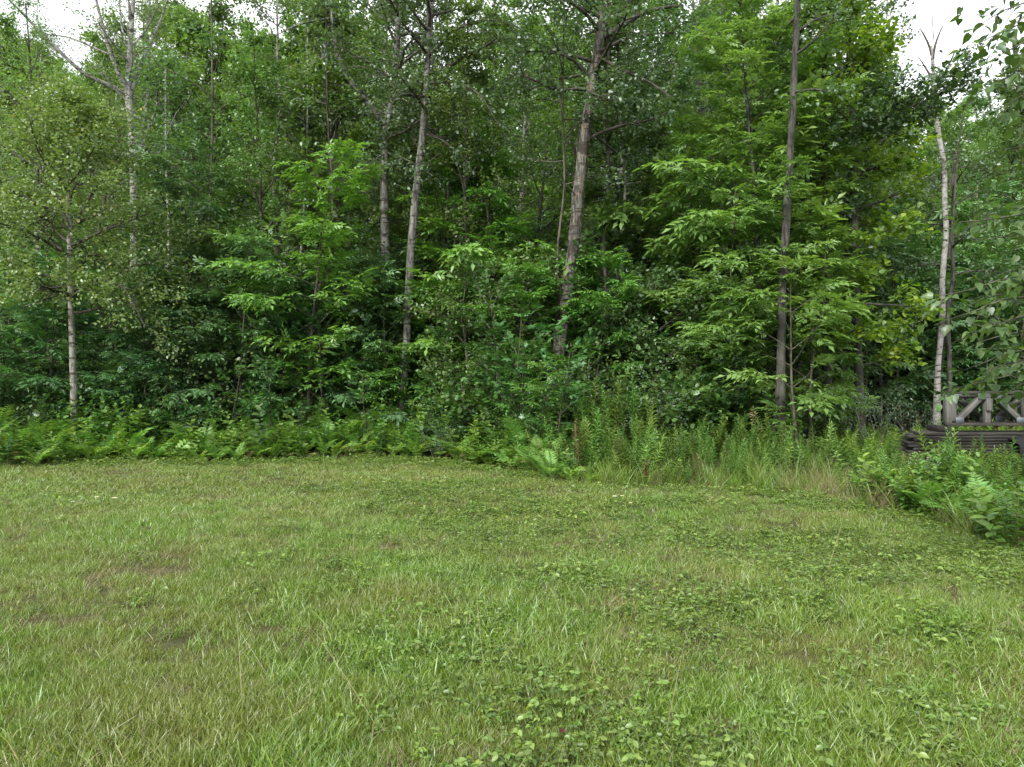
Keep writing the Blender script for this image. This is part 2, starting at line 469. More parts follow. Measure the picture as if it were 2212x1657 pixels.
def fill_limb(rng, wood, leaves, pts, r0, L, tpl, size, subs, twigs, per, droop, flat, s0=.25, twig_len=.5, sparse=1.0, sublen=.5):
    """side branches and twigs with leaves on a limb that is already laid out"""
    tube(wood, pts, np.linspace(r0, max(.004, r0 * .3), len(pts)), 5)
    S, D, LL = [], [], []
    for j in range(subs):
        s = s0 + (1 - s0) * (j + rng.random()) / subs
        p, d = along(pts, float(s))
        side = unit(np.cross(d, UP) + 1e-6) * (1 if (j % 2) else -1)
        a = rng.uniform(.5, 1.15)
        dd = unit(d * math.cos(a) + side * math.sin(a) + np.array((0, 0, rng.normal(.12, .28))))
        sl = L * sublen * (1 - .55 * s) * rng.uniform(.7, 1.25) + .25
        sp = walk(rng, p, dd, sl, 4, .16, .02)
        tube(wood, sp, np.linspace(max(.005, r0 * .35), .003, 5), 3)
        for k in range(twigs):
            if rng.random() > sparse: continue
            q, qd = along(sp, float(.2 + .8 * (k + rng.random()) / twigs))
            S.append(q); D.append(unit(qd + rng.normal(0, .55, 3) * np.array((1, 1, .7)))); LL.append(twig_len * rng.uniform(.6, 1.2))
    if S: scatter_leaves(rng, leaves, tpl, np.array(S), np.array(D), np.array(LL), per, size, droop=droop, flat=flat)


def crown_tree(seed, H, r0, t0, n, Lmax, e0, e1, tpl, size, subs=7, twigs=5, per=9, droop=-.15, flat=.5, lean=.02,
               trunk=None, rad=None, limbs=(), limb_r=.05, sparse=1.0, k=9, shape=None, sublen=.5, joined=True, rough=.05):
    """a mature tree; returns wood, list of limbs, leaves (all in the tree's own space)"""
    rng = np.random.default_rng(seed)
    wood, leaves, limb_geos = Geo(), Geo(), []
    if trunk is None:
        tp = walk(rng, (0, 0, -.1), (rng.normal(0, lean), rng.normal(0, lean), 1), H, 14, .045, .03)
        tr = r0 * (1 - .9 * np.linspace(0, 1, 15) ** 1.1) + .006
        tr[0] *= 1.25
    else:
        tp, tr = trunk, rad
        H = tp[-1][2]
    q, qr = resample(tp, tr, .22 if k < 12 else .07)
    tube(wood, q, qr, k, rng, rough)
    shape = shape or (lambda t: math.sin(math.pi * min(1, .18 + .82 * t)) ** .7 * .85 + .15 * (1 - t))
    for i in range(n):
        t = t0 + (1 - t0) * (i + rng.random() * .9) / n
        p, _ = along(q, float(t)); az = i * 2.4 + rng.normal(0, .4); el = e0 + (e1 - e0) * (t - t0) / (1 - t0) + rng.normal(0, .12)
        tt = (t - t0) / (1 - t0)
        L = Lmax * shape(tt) * rng.uniform(.75, 1.2)
        d = np.array((math.cos(az) * math.cos(el), math.sin(az) * math.cos(el), math.sin(el)))
        lp = walk(rng, p, d, L, 6, .13, -.01)
        lg = wood if joined else Geo()
        fill_limb(rng, lg, leaves, lp, min(.022 * L + .006, float(np.interp(t, np.linspace(0, 1, len(qr)), qr)) * .7), L, tpl, size, subs, twigs, per, droop, flat, sparse=sparse, sublen=sublen)
        if not joined: limb_geos.append(lg)
    for pts_, lr, lf in limbs:
        lp, lrr = resample(pts_, np.linspace(lr, max(.006, lr * .3), len(pts_)), .18)
        lg = Geo(); L = float(np.linalg.norm(np.diff(lp, axis=0), axis=1).sum())
        tube(lg, lp, lrr, 7, rng, rough)
        if lf:
            ns = max(4, int(L * 3.2 * lf))
            fill_limb(rng, lg, leaves, lp, lr * .5, min(L, 2.6), tpl, size, ns, twigs, per, droop, flat, s0=.2, sparse=sparse, sublen=.45 * sublen / .5)
        limb_geos.append(lg)
    return wood, limb_geos, leaves


def tier_tree(seed, H, W, kind, step=.33, t0=.12, trunk=None, rad=None, dens=1.0, r0=None, size=None):
    """a sapling with opposite, nearly level sprays of leaves set one above the other"""
    rng = np.random.default_rng(seed)
    wood, leaves = Geo(), Geo()
    if trunk is None:
        tp = walk(rng, (0, 0, -.05), (rng.normal(0, .05), rng.normal(0, .05), 1), H, 10, .035, .03)
        tr = np.linspace(r0 or (.010 + .006 * H), .005, 11)
    else:
        tp, tr = trunk, rad; H = tp[-1][2]
    q, qr = resample(tp, tr, .2)
    tube(wood, q, qr, 7, rng, .03)
    prof = lambda t: ((1 - t) ** .65) * (.45 + 1.15 * t) / .68 + .06
    tpls = {'ash': ASH, 'maple': [MAPLE_P], 'ovate': [petioled(OVATE, .2)], 'heart': [petioled(HEART, .3)]}[kind]
    size = size or {'ash': .34, 'maple': .135, 'ovate': .085, 'heart': .10}[kind]
    gap = {'ash': .15, 'maple': .085, 'ovate': .06, 'heart': .08}[kind]
    P, X, S, T = [], [], [], []
    z = H * t0; node = rng.uniform(0, 3)
    while z < H * .985:
        t = z / H; node += 1.57 + rng.normal(0, .3)
        p, _ = along(q, float(t))
        tone_b = rng.normal(.42 + .16 * t, .13)
        for s in (0, 1):
            if rng.random() > .94: continue
            az = node + s * math.pi + rng.normal(0, .25)
            L = W * prof(t) * rng.uniform(.45, 1.3)
            el = rng.uniform(.35, .75) + .35 * t
            bp = walk(rng, p, (math.cos(az) * math.cos(el), math.sin(az) * math.cos(el), math.sin(el)), L, 5, .09, rng.uniform(-.13, .02))
            tube(wood, bp, np.linspace(.004 + .006 * L, .002, 6), 4)
            todo = [(bp, L)]
            if L > .6:
                for b in range(int(L / .28 * dens)):
                    f = .25 + .7 * rng.random(); pb, db = along(bp, float(f))
                    sd = unit(np.cross(db, UP)) * (1 if b % 2 else -1); a = rng.uniform(.6, 1.0)
                    lb = L * rng.uniform(.3, .5) * (1.15 - f)
                    sp = walk(rng, pb, unit(db * math.cos(a) + sd * math.sin(a) + (0, 0, .08)), lb, 3, .08, -.04)
                    tube(wood, sp, np.linspace(.004, .002, 4), 3); todo.append((sp, lb))
            for bpts, bl in todo:
                f = .30 if bl > .5 else .15
                m = max(2, int(bl * (1 - f) / gap))
                ts = f + (1 - f) * (np.arange(m) + .5) / m
                pp, dd = along(bpts, ts)
                sd = unit(np.cross(dd, UP))
                for sg in (-1, 1):
                    a = rng.uniform(.65, 1.2, (m, 1))
                    P.append(pp); X.append(unit(dd * np.cos(a) + sg * sd * np.sin(a) + np.c_[np.zeros((m, 2)), rng.normal(.04, .26, m)]))
                    S.append(rng.uniform(.6, 1.25, m)); T.append(tone_b + rng.normal(0, .12, m))
                P.append(pp[-1:]); X.append(dd[-1:]); S.append(np.array([1.1])); T.append(np.array([tone_b + .1]))
        z += step * rng.uniform(.75, 1.25) * (1.25 - .55 * t)
    for j in range(6):                         # the leader's own tuft
        az = j * 1.05; P.append(q[-1:]); X.append(unit(np.array([[math.cos(az), math.sin(az), .55]]))); S.append(np.array([.9])); T.append(np.array([.75]))
    P = np.concatenate(P); X = np.concatenate(X); S = np.concatenate(S) * size; T = np.clip(np.concatenate(T), 0, 1)
    keep = rng.random(len(P)) < dens
    P, X, S, T = P[keep], X[keep], S[keep], T[keep]
    N = unit(UP + rng.normal(0, .34, P.shape))
    which = rng.integers(0, len(tpls), len(P))
    for w, tp_ in enumerate(tpls):
        k = which == w
        place(leaves, tp_, P[k], X[k], N[k], S[k], T[k])
    return wood, leaves


def shrub(seed, H, W, tpl, size, stems=7, per=9, droop=-.1, flat=.35, twigs=5):
    rng = np.random.default_rng(seed)
    wood, leaves = Geo(), Geo()
    for i in range(stems):
        az = i * 2.4 + rng.normal(0, .3); el = rng.uniform(.75, 1.35)
        d = (math.cos(az) * math.cos(el), math.sin(az) * math.cos(el), math.sin(el))
        L = H * rng.uniform(.7, 1.1)
        sp = walk(rng, (math.cos(az) * .08, math.sin(az) * .08, -.03), d, L, 6, .11, -.02)
        sp[:, :2] *= W / H
        fill_limb(rng, wood, leaves, sp, .007 + .004 * H, L, tpl, size, 7, twigs, per, droop, flat, s0=.12, twig_len=.28, sublen=.42)
    return wood, leaves


def pine(seed, H, r0, W, t0=.25):
    rng = np.random.default_rng(seed)
    wood, leaves = Geo(), Geo()
    q = walk(rng, (0, 0, -.1), (0, 0, 1), H, 12, .015)
    tube(wood, q, np.linspace(r0, .02, 13), 8, rng, .03)
    needle = T_([(0, -.035, 0), (0, .035, 0), (1, 0, 0)], [(0, 1, 2)])
    z = H * t0; P, D = [], []
    while z < H * .98:
        t = z / H; m = rng.integers(4, 6); a0 = rng.uniform(0, 6.3)
        for i in range(m):
            az = a0 + i * 6.283 / m + rng.normal(0, .2); L = W * (1 - .85 * max(0.0, (t - t0) / (1 - t0)) ** 1.2) * rng.uniform(.7, 1.15)
            p, _ = along(q, float(t))
            bp = walk(rng, p, (math.cos(az), math.sin(az), .12), L, 5, .06, .05)
            tube(wood, bp, np.linspace(.012 + .008 * L, .005, 6), 4)
            for j in range(int(L / .16)):
                f = .3 + .7 * rng.random(); pb, db = along(bp, float(f))
                sd = unit(np.cross(db, UP)) * rng.choice((-1, 1)); lb = rng.uniform(.25, .75) * (1.25 - f)
                dd = unit(db + sd * rng.uniform(.4, 1.2) + (0, 0, .22))
                for u in np.arange(.1, lb, .085): P.append(pb + dd * u); D.append(dd)
        z += rng.uniform(.45, .75)
    P = np.repeat(np.array(P), 9, 0); D = np.repeat(np.array(D), 9, 0); n = len(P)
    X = unit(D * .8 + rng.normal(0, .6, (n, 3)) + (0, 0, .1))
    place(leaves, needle, P + rng.normal(0, .02, (n, 3)), X, unit(UP + rng.normal(0, .6, (n, 3))), rng.uniform(.09, .15, n),
          np.clip(np.repeat(rng.normal(.4, .2, n // 9), 9), 0, 1))
    return wood, leaves


# ------------------------------------------------------------------ the ground
def make_ground():
    xs = np.concatenate([np.array([-900, -400, -150, -70]), np.linspace(-45, 45, 181), np.array([70, 150, 400, 900])])
    ys = np.concatenate([np.array([-300, -60, -15]), np.linspace(-5, 60, 151), np.array([90, 180, 400, 1200])])
    X, Y = np.meshgrid(xs, ys); Z = gz(X, Y)
    V = np.stack([X, Y, Z], -1).reshape(-1, 3); nx = len(xs)
    i, j = np.meshgrid(np.arange(len(ys) - 1), np.arange(nx - 1), indexing='ij')
    a = i * nx + j
    g = Geo(); g.add(V, Q=np.stack([a, a + 1, a + nx + 1, a + nx], -1).reshape(-1, 4))
    m, nt, N, L = new_mat("soil_and_thatch")
    out = N.new("ShaderNodeOutputMaterial"); bs = N.new("ShaderNodeBsdfPrincipled"); bs.inputs["Roughness"].default_value = 1; bs.inputs["Specular IOR Level"].default_value = .05
    ge = N.new("ShaderNodeNewGeometry")
    n1 = N.new("ShaderNodeTexNoise"); n1.inputs["Scale"].default_value = 1.1; n1.inputs["Detail"].default_value = 8; n1.inputs["Roughness"].default_value = .7
    n2 = N.new("ShaderNodeTexNoise"); n2.inputs["Scale"].default_value = 60; n2.inputs["Detail"].default_value = 4
    L.new(ge.outputs["Position"], n1.inputs["Vector"]); L.new(ge.outputs["Position"], n2.inputs["Vector"])
    r1 = ramp(N, [(.3, (.048, .045, .026)), (.5, (.080, .082, .036)), (.68, (.115, .110, .058))]); L.new(n1.outputs["Fac"], r1.inputs["Fac"])
    r2 = ramp(N, [(.3, (.45, .45, .45)), (.7, (1.25, 1.25, 1.25))]); L.new(n2.outputs["Fac"], r2.inputs["Fac"])
    mx = N.new("ShaderNodeMix"); mx.data_type = 'RGBA'; mx.blend_type = 'MULTIPLY'; mx.inputs["Factor"].default_value = 1
    L.new(r1.outputs["Color"], mx.inputs["A"]); L.new(r2.outputs["Color"], mx.inputs["B"]); L.new(mx.outputs["Result"], bs.inputs["Base Color"])
    bp = N.new("ShaderNodeBump"); bp.inputs["Strength"].default_value = .8; bp.inputs["Distance"].default_value = .02
    L.new(n2.outputs["Fac"], bp.inputs["Height"]); L.new(bp.outputs[0], bs.inputs["Normal"])
    L.new(bs.outputs[0], out.inputs["Surface"])
    o = obj("ground", g.mesh("ground", m, True), kind="structure")
    tag(o, "soil and thatch under the mown lawn and the wood", "ground")


make_ground()

# the edge where the mown grass ends: (u, v) on the ground
EDGE = np.array([(-150, 1014), (0, 1012), (200, 1006), (400, 1003), (600, 997), (800, 993), (950, 999), (1080, 1018), (1150, 1036), (1210, 1058),
                 (1300, 1056), (1500, 1046), (1640, 1050), (1760, 1062), (1850, 1088), (1950, 1112), (2050, 1142), (2150, 1175), (2260, 1210), (2400, 1250)], float)


def edge_Y(u):
    return EYE * F / (np.interp(u, EDGE[:, 0], EDGE[:, 1]) - CV)


def u_of(x, y): return CU + F * x / y

# ------------------------------------------------------------------ shared tree meshes
def parts_of(name, wood, leaves, bark, leaf, limbs=(), limb_bark=None):
    p = [("trunk", wood.mesh(name + "_trunk", M[bark], True), None)]
    for lg in limbs: p.append(("limb", lg.mesh(name + "_limb", M[limb_bark or bark], True), None))
    if leaves.n: p.append(("crown", leaves.mesh(name + "_crown", M[leaf]), "stuff"))
    return p


ASH_SAP = []
for i, (h, w) in enumerate(((4.2, 1.25), (5.4, 1.45), (6.6, 1.6), (3.2, 1.1), (4.8, 1.2), (5.8, 1.3))):
    wd, lv = tier_tree(100 + i, h, w, 'ash', step=(.33, .33, .33, .33, .26, .42)[i], dens=(1, 1, 1, 1, .85, .9)[i])
    ASH_SAP.append((h, wd, lv))
ASH_PARTS = {c: [(h, parts_of("ash_sapling", wd, lv, 'bark_slim', c)) for h, wd, lv in ASH_SAP] for c in ('ash', 'ash_bright', 'ash_yellow')}
MAPLE_PARTS = []
for i, (h, w) in enumerate(((3.4, 1.2), (4.6, 1.4), (2.2, 1.0), (6.0, 1.6), (3.8, 1.0), (3.0, 1.3))):
    wd, lv = tier_tree(200 + i, h, w, 'maple', step=(.36, .36, .36, .36, .28, .44)[i], size=(.135, .135, .12, .14, .11, .15)[i])
    MAPLE_PARTS.append((h, parts_of("maple_sapling", wd, lv, 'bark_slim', 'maple')))
CHERRY_PARTS = []
for i, (h, L_, leaf, sz) in enumerate(((4.2, 1.3, 'olive', .075), (5.2, 1.4, 'wood_light', .085), (3.4, 1.2, 'wood', .08))):
    wd, lb, lv = crown_tree(250 + i, h, .03 + .004 * h, .08, 22, L_, .2, 1.0, OVATE, sz, subs=6, twigs=5, per=8, flat=.6)
    CHERRY_PARTS.append((h, parts_of("small_leaved_sapling", wd, lv, 'bark_slim', leaf)))
WOOD_PARTS = []
for i, (h, r, t0, n, L, tp, leaf, bark, sz) in enumerate((
        (16, .13, .16, 24, 2.6, DIAM, 'wood', 'bark_dark', .13), (17, .12, .20, 24, 2.3, DIAM, 'wood_light', 'bark_slim', .13),
        (15, .11, .12, 24, 2.4, DIAM, 'wood', 'bark_slim', .125), (18, .15, .32, 22, 2.6, DIAM, 'aspen', 'bark_aspen', .115),
        (14, .10, .10, 24, 2.2, MAPLE, 'wood_light', 'bark_dark', .145))):
    wd, lb, lv = crown_tree(300 + i, h, r, t0, n, L, .25, 1.0, tp, sz, subs=8, twigs=6, per=10)
    WOOD_PARTS.append((h, parts_of("forest_tree", wd, lv, bark, leaf)))
wd, lb, lv = crown_tree(320, 17, .11, .4, 16, 2.0, .5, 1.1, DIAM, .085, subs=6, twigs=5, per=7)
SPARSE_PARTS = []
for i, (bark, leaf) in enumerate((('bark_limb', 'wood_light'), ('bark_aspen', 'aspen'), ('bark_birch', 'olive'))):
    wd2, lb2, lv2 = crown_tree(330 + i, 18, .12, .40, 26, 2.4, .5, 1.15, DIAM, .085, subs=9, twigs=5, per=6, sparse=.8)
    SPARSE_PARTS.append((18, parts_of("airy_tree", wd2, lv2, bark, leaf)))
BIRCH_PARTS = [(17, parts_of("forest_birch", wd, lv, 'bark_birch', 'wood_light'))]
PINE_PARTS = []
for i, (h, w) in enumerate(((15, 2.3), (12, 2.0))):
    wd, lv = pine(340 + i, h, .16, w, .12)
    PINE_PARTS.append((h, parts_of("white_pine", wd, lv, 'bark_dark', 'pine')))
SHRUB_PARTS = {}
for nm, leaf, tp, sz, specs in (('shrub', 'shrub', OVATE, .095, ((1.5, 1.1), (1.1, .9), (2.1, 1.3))), ('willow', 'willow', DIAM, .05, ((1.6, 1.1), (2.0, 1.2))),
                                ('sedge', 'willow', LANCE, .07, ((1.9, .9),))):
    SHRUB_PARTS[nm] = []
    for i, (h, w) in enumerate(specs):
        wd, lv = shrub(400 + i + len(nm), h, w, tp, sz, stems=8 if nm != 'sedge' else 5, per=7)
        SHRUB_PARTS[nm].append((h, [("stems", wd.mesh(nm + "_stems", M['bark_slim'], True), None), ("foliage", lv.mesh(nm + "_foliage", M[leaf]), "stuff")]))


# ------------------------------------------------------------------ the trees one can tell apart
def hero(name, label, cat, Y, line, bark, leaf, tpl, size, widths, limbs=(), group=None, dY=0.0, t0=.5, n=10, Lmax=2.2, e0=.2, e1=.9, seed=1, sparse=1.0,
         limb_leaf=1.0, limb_bark=None, subs=7, twigs=5, per=8, k=12, droop=-.15, flat=.5, rough=.05, sublen=.5):
    """line: trunk as (u, v) at depth Y, the first one on the ground; widths: trunk width in view units; limbs: ([(u, v, depth offset)], width, leafiness)"""
    base = ground_at(line[0], Y)
    vg = CV + F * (EYE - base[2] + .08) / Y
    tp = [pt(line[0], vg, Y) - base] + [pt(u, v, Y + dY * i / len(line[1])) - base for i, (u, v) in enumerate(line[1])]
    tr = np.interp(np.linspace(0, 1, len(tp)), np.linspace(0, 1, len(widths)), widths) / 2 / F * Y
    tr[0] *= 1.45
    LB = []
    for pts_, w, lf in limbs:
        LB.append((np.array([pt(a, b, Y + c) - base for a, b, c in pts_]), w / 2 / F * Y, lf * limb_leaf))
    wd, lb, lv = crown_tree(seed, 0, 0, t0, n, Lmax, e0, e1, tpl, size, subs, twigs, per, droop, flat, trunk=np.array(tp), rad=tr, limbs=LB, sparse=sparse, k=k, joined=False, rough=rough, sublen=sublen)
    return plant(parts_of(name, wd, lv, bark, leaf, lb, limb_bark), name, label, cat, group, base)


hero("hornbeam_tree", "pale lichen-grey slender tree with olive crown standing alone at the left of the lawn edge", "tree", 15.4,
     (162, [(159, 855), (155, 720), (152, 600), (150, 490), (146, 420), (148, 330), (150, 245)]), 'bark_grey', 'olive', OVATE, .066, (14, 13, 12, 10, 6, 3),
     limbs=[([(150, 495, 0), (130, 440, -.2), (105, 370, -.5), (70, 300, -.8)], 8, 1.3), ([(152, 495, 0), (185, 440, .2), (225, 380, .3), (270, 320, .2)], 8, 1.3),
            ([(150, 640, 0), (110, 640, -.6), (50, 665, -1.0)], 6, 1.2), ([(156, 640, 0), (215, 600, -.6), (270, 620, -1.0), (310, 700, -1.2)], 6, 1.2),
            ([(150, 560, 0), (95, 500, .4), (25, 450, .5)], 6, 1.4), ([(152, 540, 0), (215, 500, .4), (300, 460, .6)], 6, 1.2)],
     t0=.42, n=26, Lmax=1.9, e0=.15, e1=.9, seed=31, subs=9, twigs=8, per=13, k=10, limb_bark='bark_limb')

hero("white_birch", "many-stemmed white birch with bare spreading limbs against the sky at upper left", "tree", 24.0,
     (292, [(291, 500), (290, 400), (286, 300), (276, 200), (281, 110), (288, 0), (292, -90)]), 'bark_birch', 'wood_light', DIAM, .075, (20, 18, 17, 13, 9, 5),
     limbs=[([(277, 205, 0), (240, 120, -.5), (212, 20, -.8), (195, -60, -1)], 11, .5), ([(277, 210, 0), (310, 125, .4), (345, 50, .6), (375, -40, .8)], 10, .6),
            ([(290, 330, 0), (312, 260, .4), (322, 180, .6), (318, 60, .8), (330, -60, 1)], 9, .4), ([(288, 345, 0), (325, 270, .8), (340, 220, 1.2)], 9, .3),
            ([(270, 200, 0), (180, 160, -.6), (100, 85, -1.2), (40, 20, -1.6), (0, -20, -2)], 10, .7), ([(282, 120, 0), (262, 60, .3), (255, -40, .5)], 6, .4),
            ([(240, 120, -.5), (150, 80, -.8), (60, 70, -1.2)], 5, .8)],
     t0=.55, n=14, Lmax=2.0, e0=.5, e1=1.1, seed=32, sparse=.8, k=10, per=8, subs=10)

hero("forked_aspen", "aspen with one crooked limb bowing to the left behind the slim leaning aspen", "tree", 18.4,
     (834, [(833, 560), (830, 400), (832, 290), (846, 220), (852, 170), (858, 80), (862, -60)]), 'bark_aspen', 'aspen', OVATE, .085, (19, 18, 17, 16, 14, 10),
     limbs=[([(836, 275, 0), (793, 218, -.3), (752, 172, -.5), (727, 112, -.6), (718, 60, -.6), (715, -50, -.6)], 17, .9),
            ([(722, 80, -.5), (700, 105, -.8), (697, 130, -.9)], 5, .3), ([(716, 40, -.5), (650, 50, -.9), (590, 80, -1.2)], 6, .9),
            ([(855, 150, 0), (900, 110, -.5), (960, 90, -.8)], 7, 1.2), ([(832, 330, 0), (790, 360, -.9), (760, 380, -1.2)], 4, 1.6), ([(836, 330, 0), (880, 345, -.9), (935, 380, -1.3)], 4, 1.6)],
     t0=.66, n=14, Lmax=2.4, e0=.1, e1=.8, seed=33, limb_bark='bark_aspen', per=9)

hero("leaning_aspen", "slim pale aspen leaning gently right with dark knots along its trunk", "tree", 17.2,
     (859, [(864, 905), (878, 740), (886, 560), (897, 420), (912, 300), (920, 200), (926, 90), (928, -70)]), 'bark_aspen', 'aspen', OVATE, .085, (22, 18, 17, 16, 15, 13, 10),
     limbs=[([(925, 180, 0), (985, 175, -.4), (1040, 205, -.8), (1075, 270, -1)], 7, 1.0), ([(926, 120, 0), (985, 60, -.5), (1060, 40, -.8), (1120, 60, -1)], 8, 1.1),
            ([(922, 210, 0), (870, 200, -.5), (820, 235, -.8)], 6, .9), ([(926, 70, 0), (880, 10, -.4), (840, -40, -.6)], 7, 1.2),
            ([(916, 290, 0), (955, 300, -.3), (1010, 350, -.6)], 5, .9), ([(905, 365, 0), (935, 345, -.2), (955, 325, -.3)], 4, 0), ([(890, 520, 0), (903, 505, -.2), (909, 503, -.3)], 4, 0), ([(895, 450, 0), (882, 436, -.2), (879, 428, -.2)], 4, 0), ([(881, 690, 0), (893, 676, -.3), (901, 675, -.3)], 3, 0), ([(908, 330, 0), (896, 312, -.1), (893, 300, -.1)], 3, 0)],
     t0=.66, n=16, Lmax=2.0, e0=-.1, e1=.8, seed=34, limb_bark='bark_limb', per=10, subs=8)

hero("lichen_poplar", "thickest poplar trunk with orange lichen and rough bark in the middle of the wood edge", "tree", 16.6,
     (1186, [(1196, 880), (1206, 750), (1222, 640), (1240, 520), (1250, 400), (1262, 300), (1278, 180), (1296, 80), (1308, -10), (1314, -110)]), 'bark_poplar', 'aspen', OVATE, .09,
     (36, 28, 26, 25, 24, 22, 21, 20, 17),
     limbs=[([(1272, 170, 0), (1245, 130, -.2), (1210, 118, -.3), (1160, 92, -.4)], 10, .3), ([(1305, 80, 0), (1340, 60, -.3), (1380, 28, -.6), (1440, 15, -.9), (1475, 12, -1.1)], 15, .7),
            ([(1262, 305, 0), (1300, 285, .2), (1345, 270, .4), (1400, 262, .5), (1450, 240, .6)], 10, .45),
            ([(1290, 120, 0), (1340, 150, -.7), (1400, 175, -1.1), (1450, 210, -1.3)], 8, 1.6), ([(1276, 200, 0), (1310, 215, -.8), (1350, 215, -1.2)], 5, 2.0),
            ([(1280, 160, 0), (1200, 170, .4), (1130, 200, .6)], 7, 1.3), ([(1300, 40, 0), (1240, 10, -.5), (1180, -20, -.8)], 8, 1.2),
            ([(1250, 420, 0), (1245, 330, .3), (1258, 230, .3)], 4, 0), ([(1268, 280, 0), (1330, 330, .8), (1400, 360, 1.0)], 6, 1.0), ([(1240, 520, 0), (1258, 508, -.3), (1264, 510, -.4)], 5, 0), ([(1250, 430, 0), (1234, 415, -.2), (1230, 405, -.2)], 5, 0), ([(1228, 610, 0), (1212, 598, -.2), (1208, 596, -.3)], 4, 0), ([(1256, 350, 0), (1274, 338, -.2), (1280, 330, -.2)], 4, 0), ([(1212, 700, 0), (1232, 690, -.3), (1240, 692, -.4)], 4, 0)],
     t0=.70, n=16, Lmax=2.1, e0=-.1, e1=.8, seed=35, k=16, rough=.07, limb_bark='bark_limb', per=10, subs=8)


def hero_tier(name, label, Y, line, bark, leaf, kind, widths, W, seed, t0=.1, dens=1.0, step=.33, size=None):
    base = ground_at(line[0], Y); vg = CV + F * (EYE - base[2] + .08) / Y
    tp = np.array([pt(line[0], vg, Y) - base] + [pt(u, v, Y) - base for u, v in line[1]])
    tr = np.interp(np.linspace(0, 1, len(tp)), np.linspace(0, 1, len(widths)), widths) / 2 / F * Y
    wd, lv = tier_tree(seed, 0, W, kind, trunk=tp, rad=tr, t0=t0, dens=dens, step=step, size=size)
    return plant(parts_of(name, wd, lv, bark, leaf), name, label, "tree", None, base)


hero_tier("ash_tree", "tall yellow-green ash with layered feathery leaves on a thin trunk", 16.2,
          (1656, [(1650, 800), (1640, 650), (1632, 500), (1627, 380), (1612, 200), (1602, 60), (1598, -50)]), 'bark_dark', 'ash_yellow', 'ash', (13, 11, 9, 7, 4), 2.2, 41, t0=.14, step=.21, size=.285, dens=.95)
hero("dark_trunk_tree", "straight grey-brown trunk rising out of the top beside the yellow-green ash", "tree", 14.9,
     (1681, [(1686, 800), (1690, 600), (1702, 400), (1708, 300), (1715, 150), (1723, 0), (1726, -120)]), 'bark_dark', 'aspen', OVATE, .085, (20, 18, 17, 15, 13, 10),
     limbs=[([(1715, 120, 0), (1760, 90, -.4), (1800, 40, -.6)], 7, 1.2), ([(1712, 200, 0), (1760, 190, -.5), (1790, 200, -.8)], 6, 1.5)], t0=.82, n=7, Lmax=1.4, seed=42, per=8)
hero("oak_tree", "dark-leaved oak with a long limb reaching out before the broken-topped birch", "tree", 17.4,
     (1786, [(1784, 700), (1779, 450), (1778, 200), (1784, 60), (1788, -90)]), 'bark_dark', 'oak', OAK, .115, (17, 15, 13, 11, 7),
     limbs=[([(1779, 310, 0), (1830, 287, -1.2), (1885, 262, -2.0), (1940, 240, -2.5), (2000, 218, -2.8), (2065, 186, -3.0)], 11, 4.5),
            ([(1779, 450, 0), (1820, 430, -.8), (1850, 440, -1.2)], 6, 1.2), ([(1779, 560, 0), (1750, 520, -.8), (1730, 510, -1.2)], 6, 1.0)],
     t0=.28, n=20, Lmax=1.4, e0=.1, e1=.9, seed=43, twigs=6, per=10, droop=-.05, limb_bark='bark_limb', sublen=.28)
hero("linden_tree", "linden edged with round yellow-green leaves at the right end of the wood edge", "tree", 16.9,
     (1857, [(1853, 760), (1846, 560), (1841, 300), (1838, 100), (1836, -60)]), 'bark_dark', 'linden', HEART, .12, (17, 15, 13, 11, 7), t0=.18, n=34, Lmax=1.5, e0=-.1, e1=.8, seed=44, per=9, twigs=5, subs=7)
hero("broken_birch", "white birch with black scars and a dead broken top in the gap at right", "tree", 20.0,
     (2021, [(2024, 800), (2035, 690), (2034, 600), (2044, 510), (2039, 420), (2040, 360), (2026, 290), (2022, 230), (2015, 190), (2016, 145), (2010, 100)]), 'bark_birch', 'wood_light', DIAM, .07, (12, 12, 11, 11, 10, 8, 6),
     limbs=[([(2012, 120, 0), (2008, 95, 0), (1990, 70, 0), (1987, 62, 0)], 6, 0), ([(2013, 130, 0), (2020, 90, 0), (2036, 55, 0)], 7, 0), ([(2018, 205, 0), (2040, 160, -.2), (2062, 112, -.3)], 8, 0),
            ([(2048, 560, 0), (2058, 470, -.2), (2064, 380, -.3), (2072, 300, -.4), (2080, 235, -.4)], 5, .1), ([(2040, 430, 0), (2056, 380, .2), (2066, 330, .3)], 5, .1), ([(2015, 175, 0), (1995, 140, .1), (1982, 122, .2)], 5, 0),
            ([(2016, 85, 0), (2013, 40, 0), (2012, -5, 0)], 2, 0)],
     t0=.97, n=1, Lmax=.4, seed=45, k=10, sparse=.1, limb_bark='bark_limb')

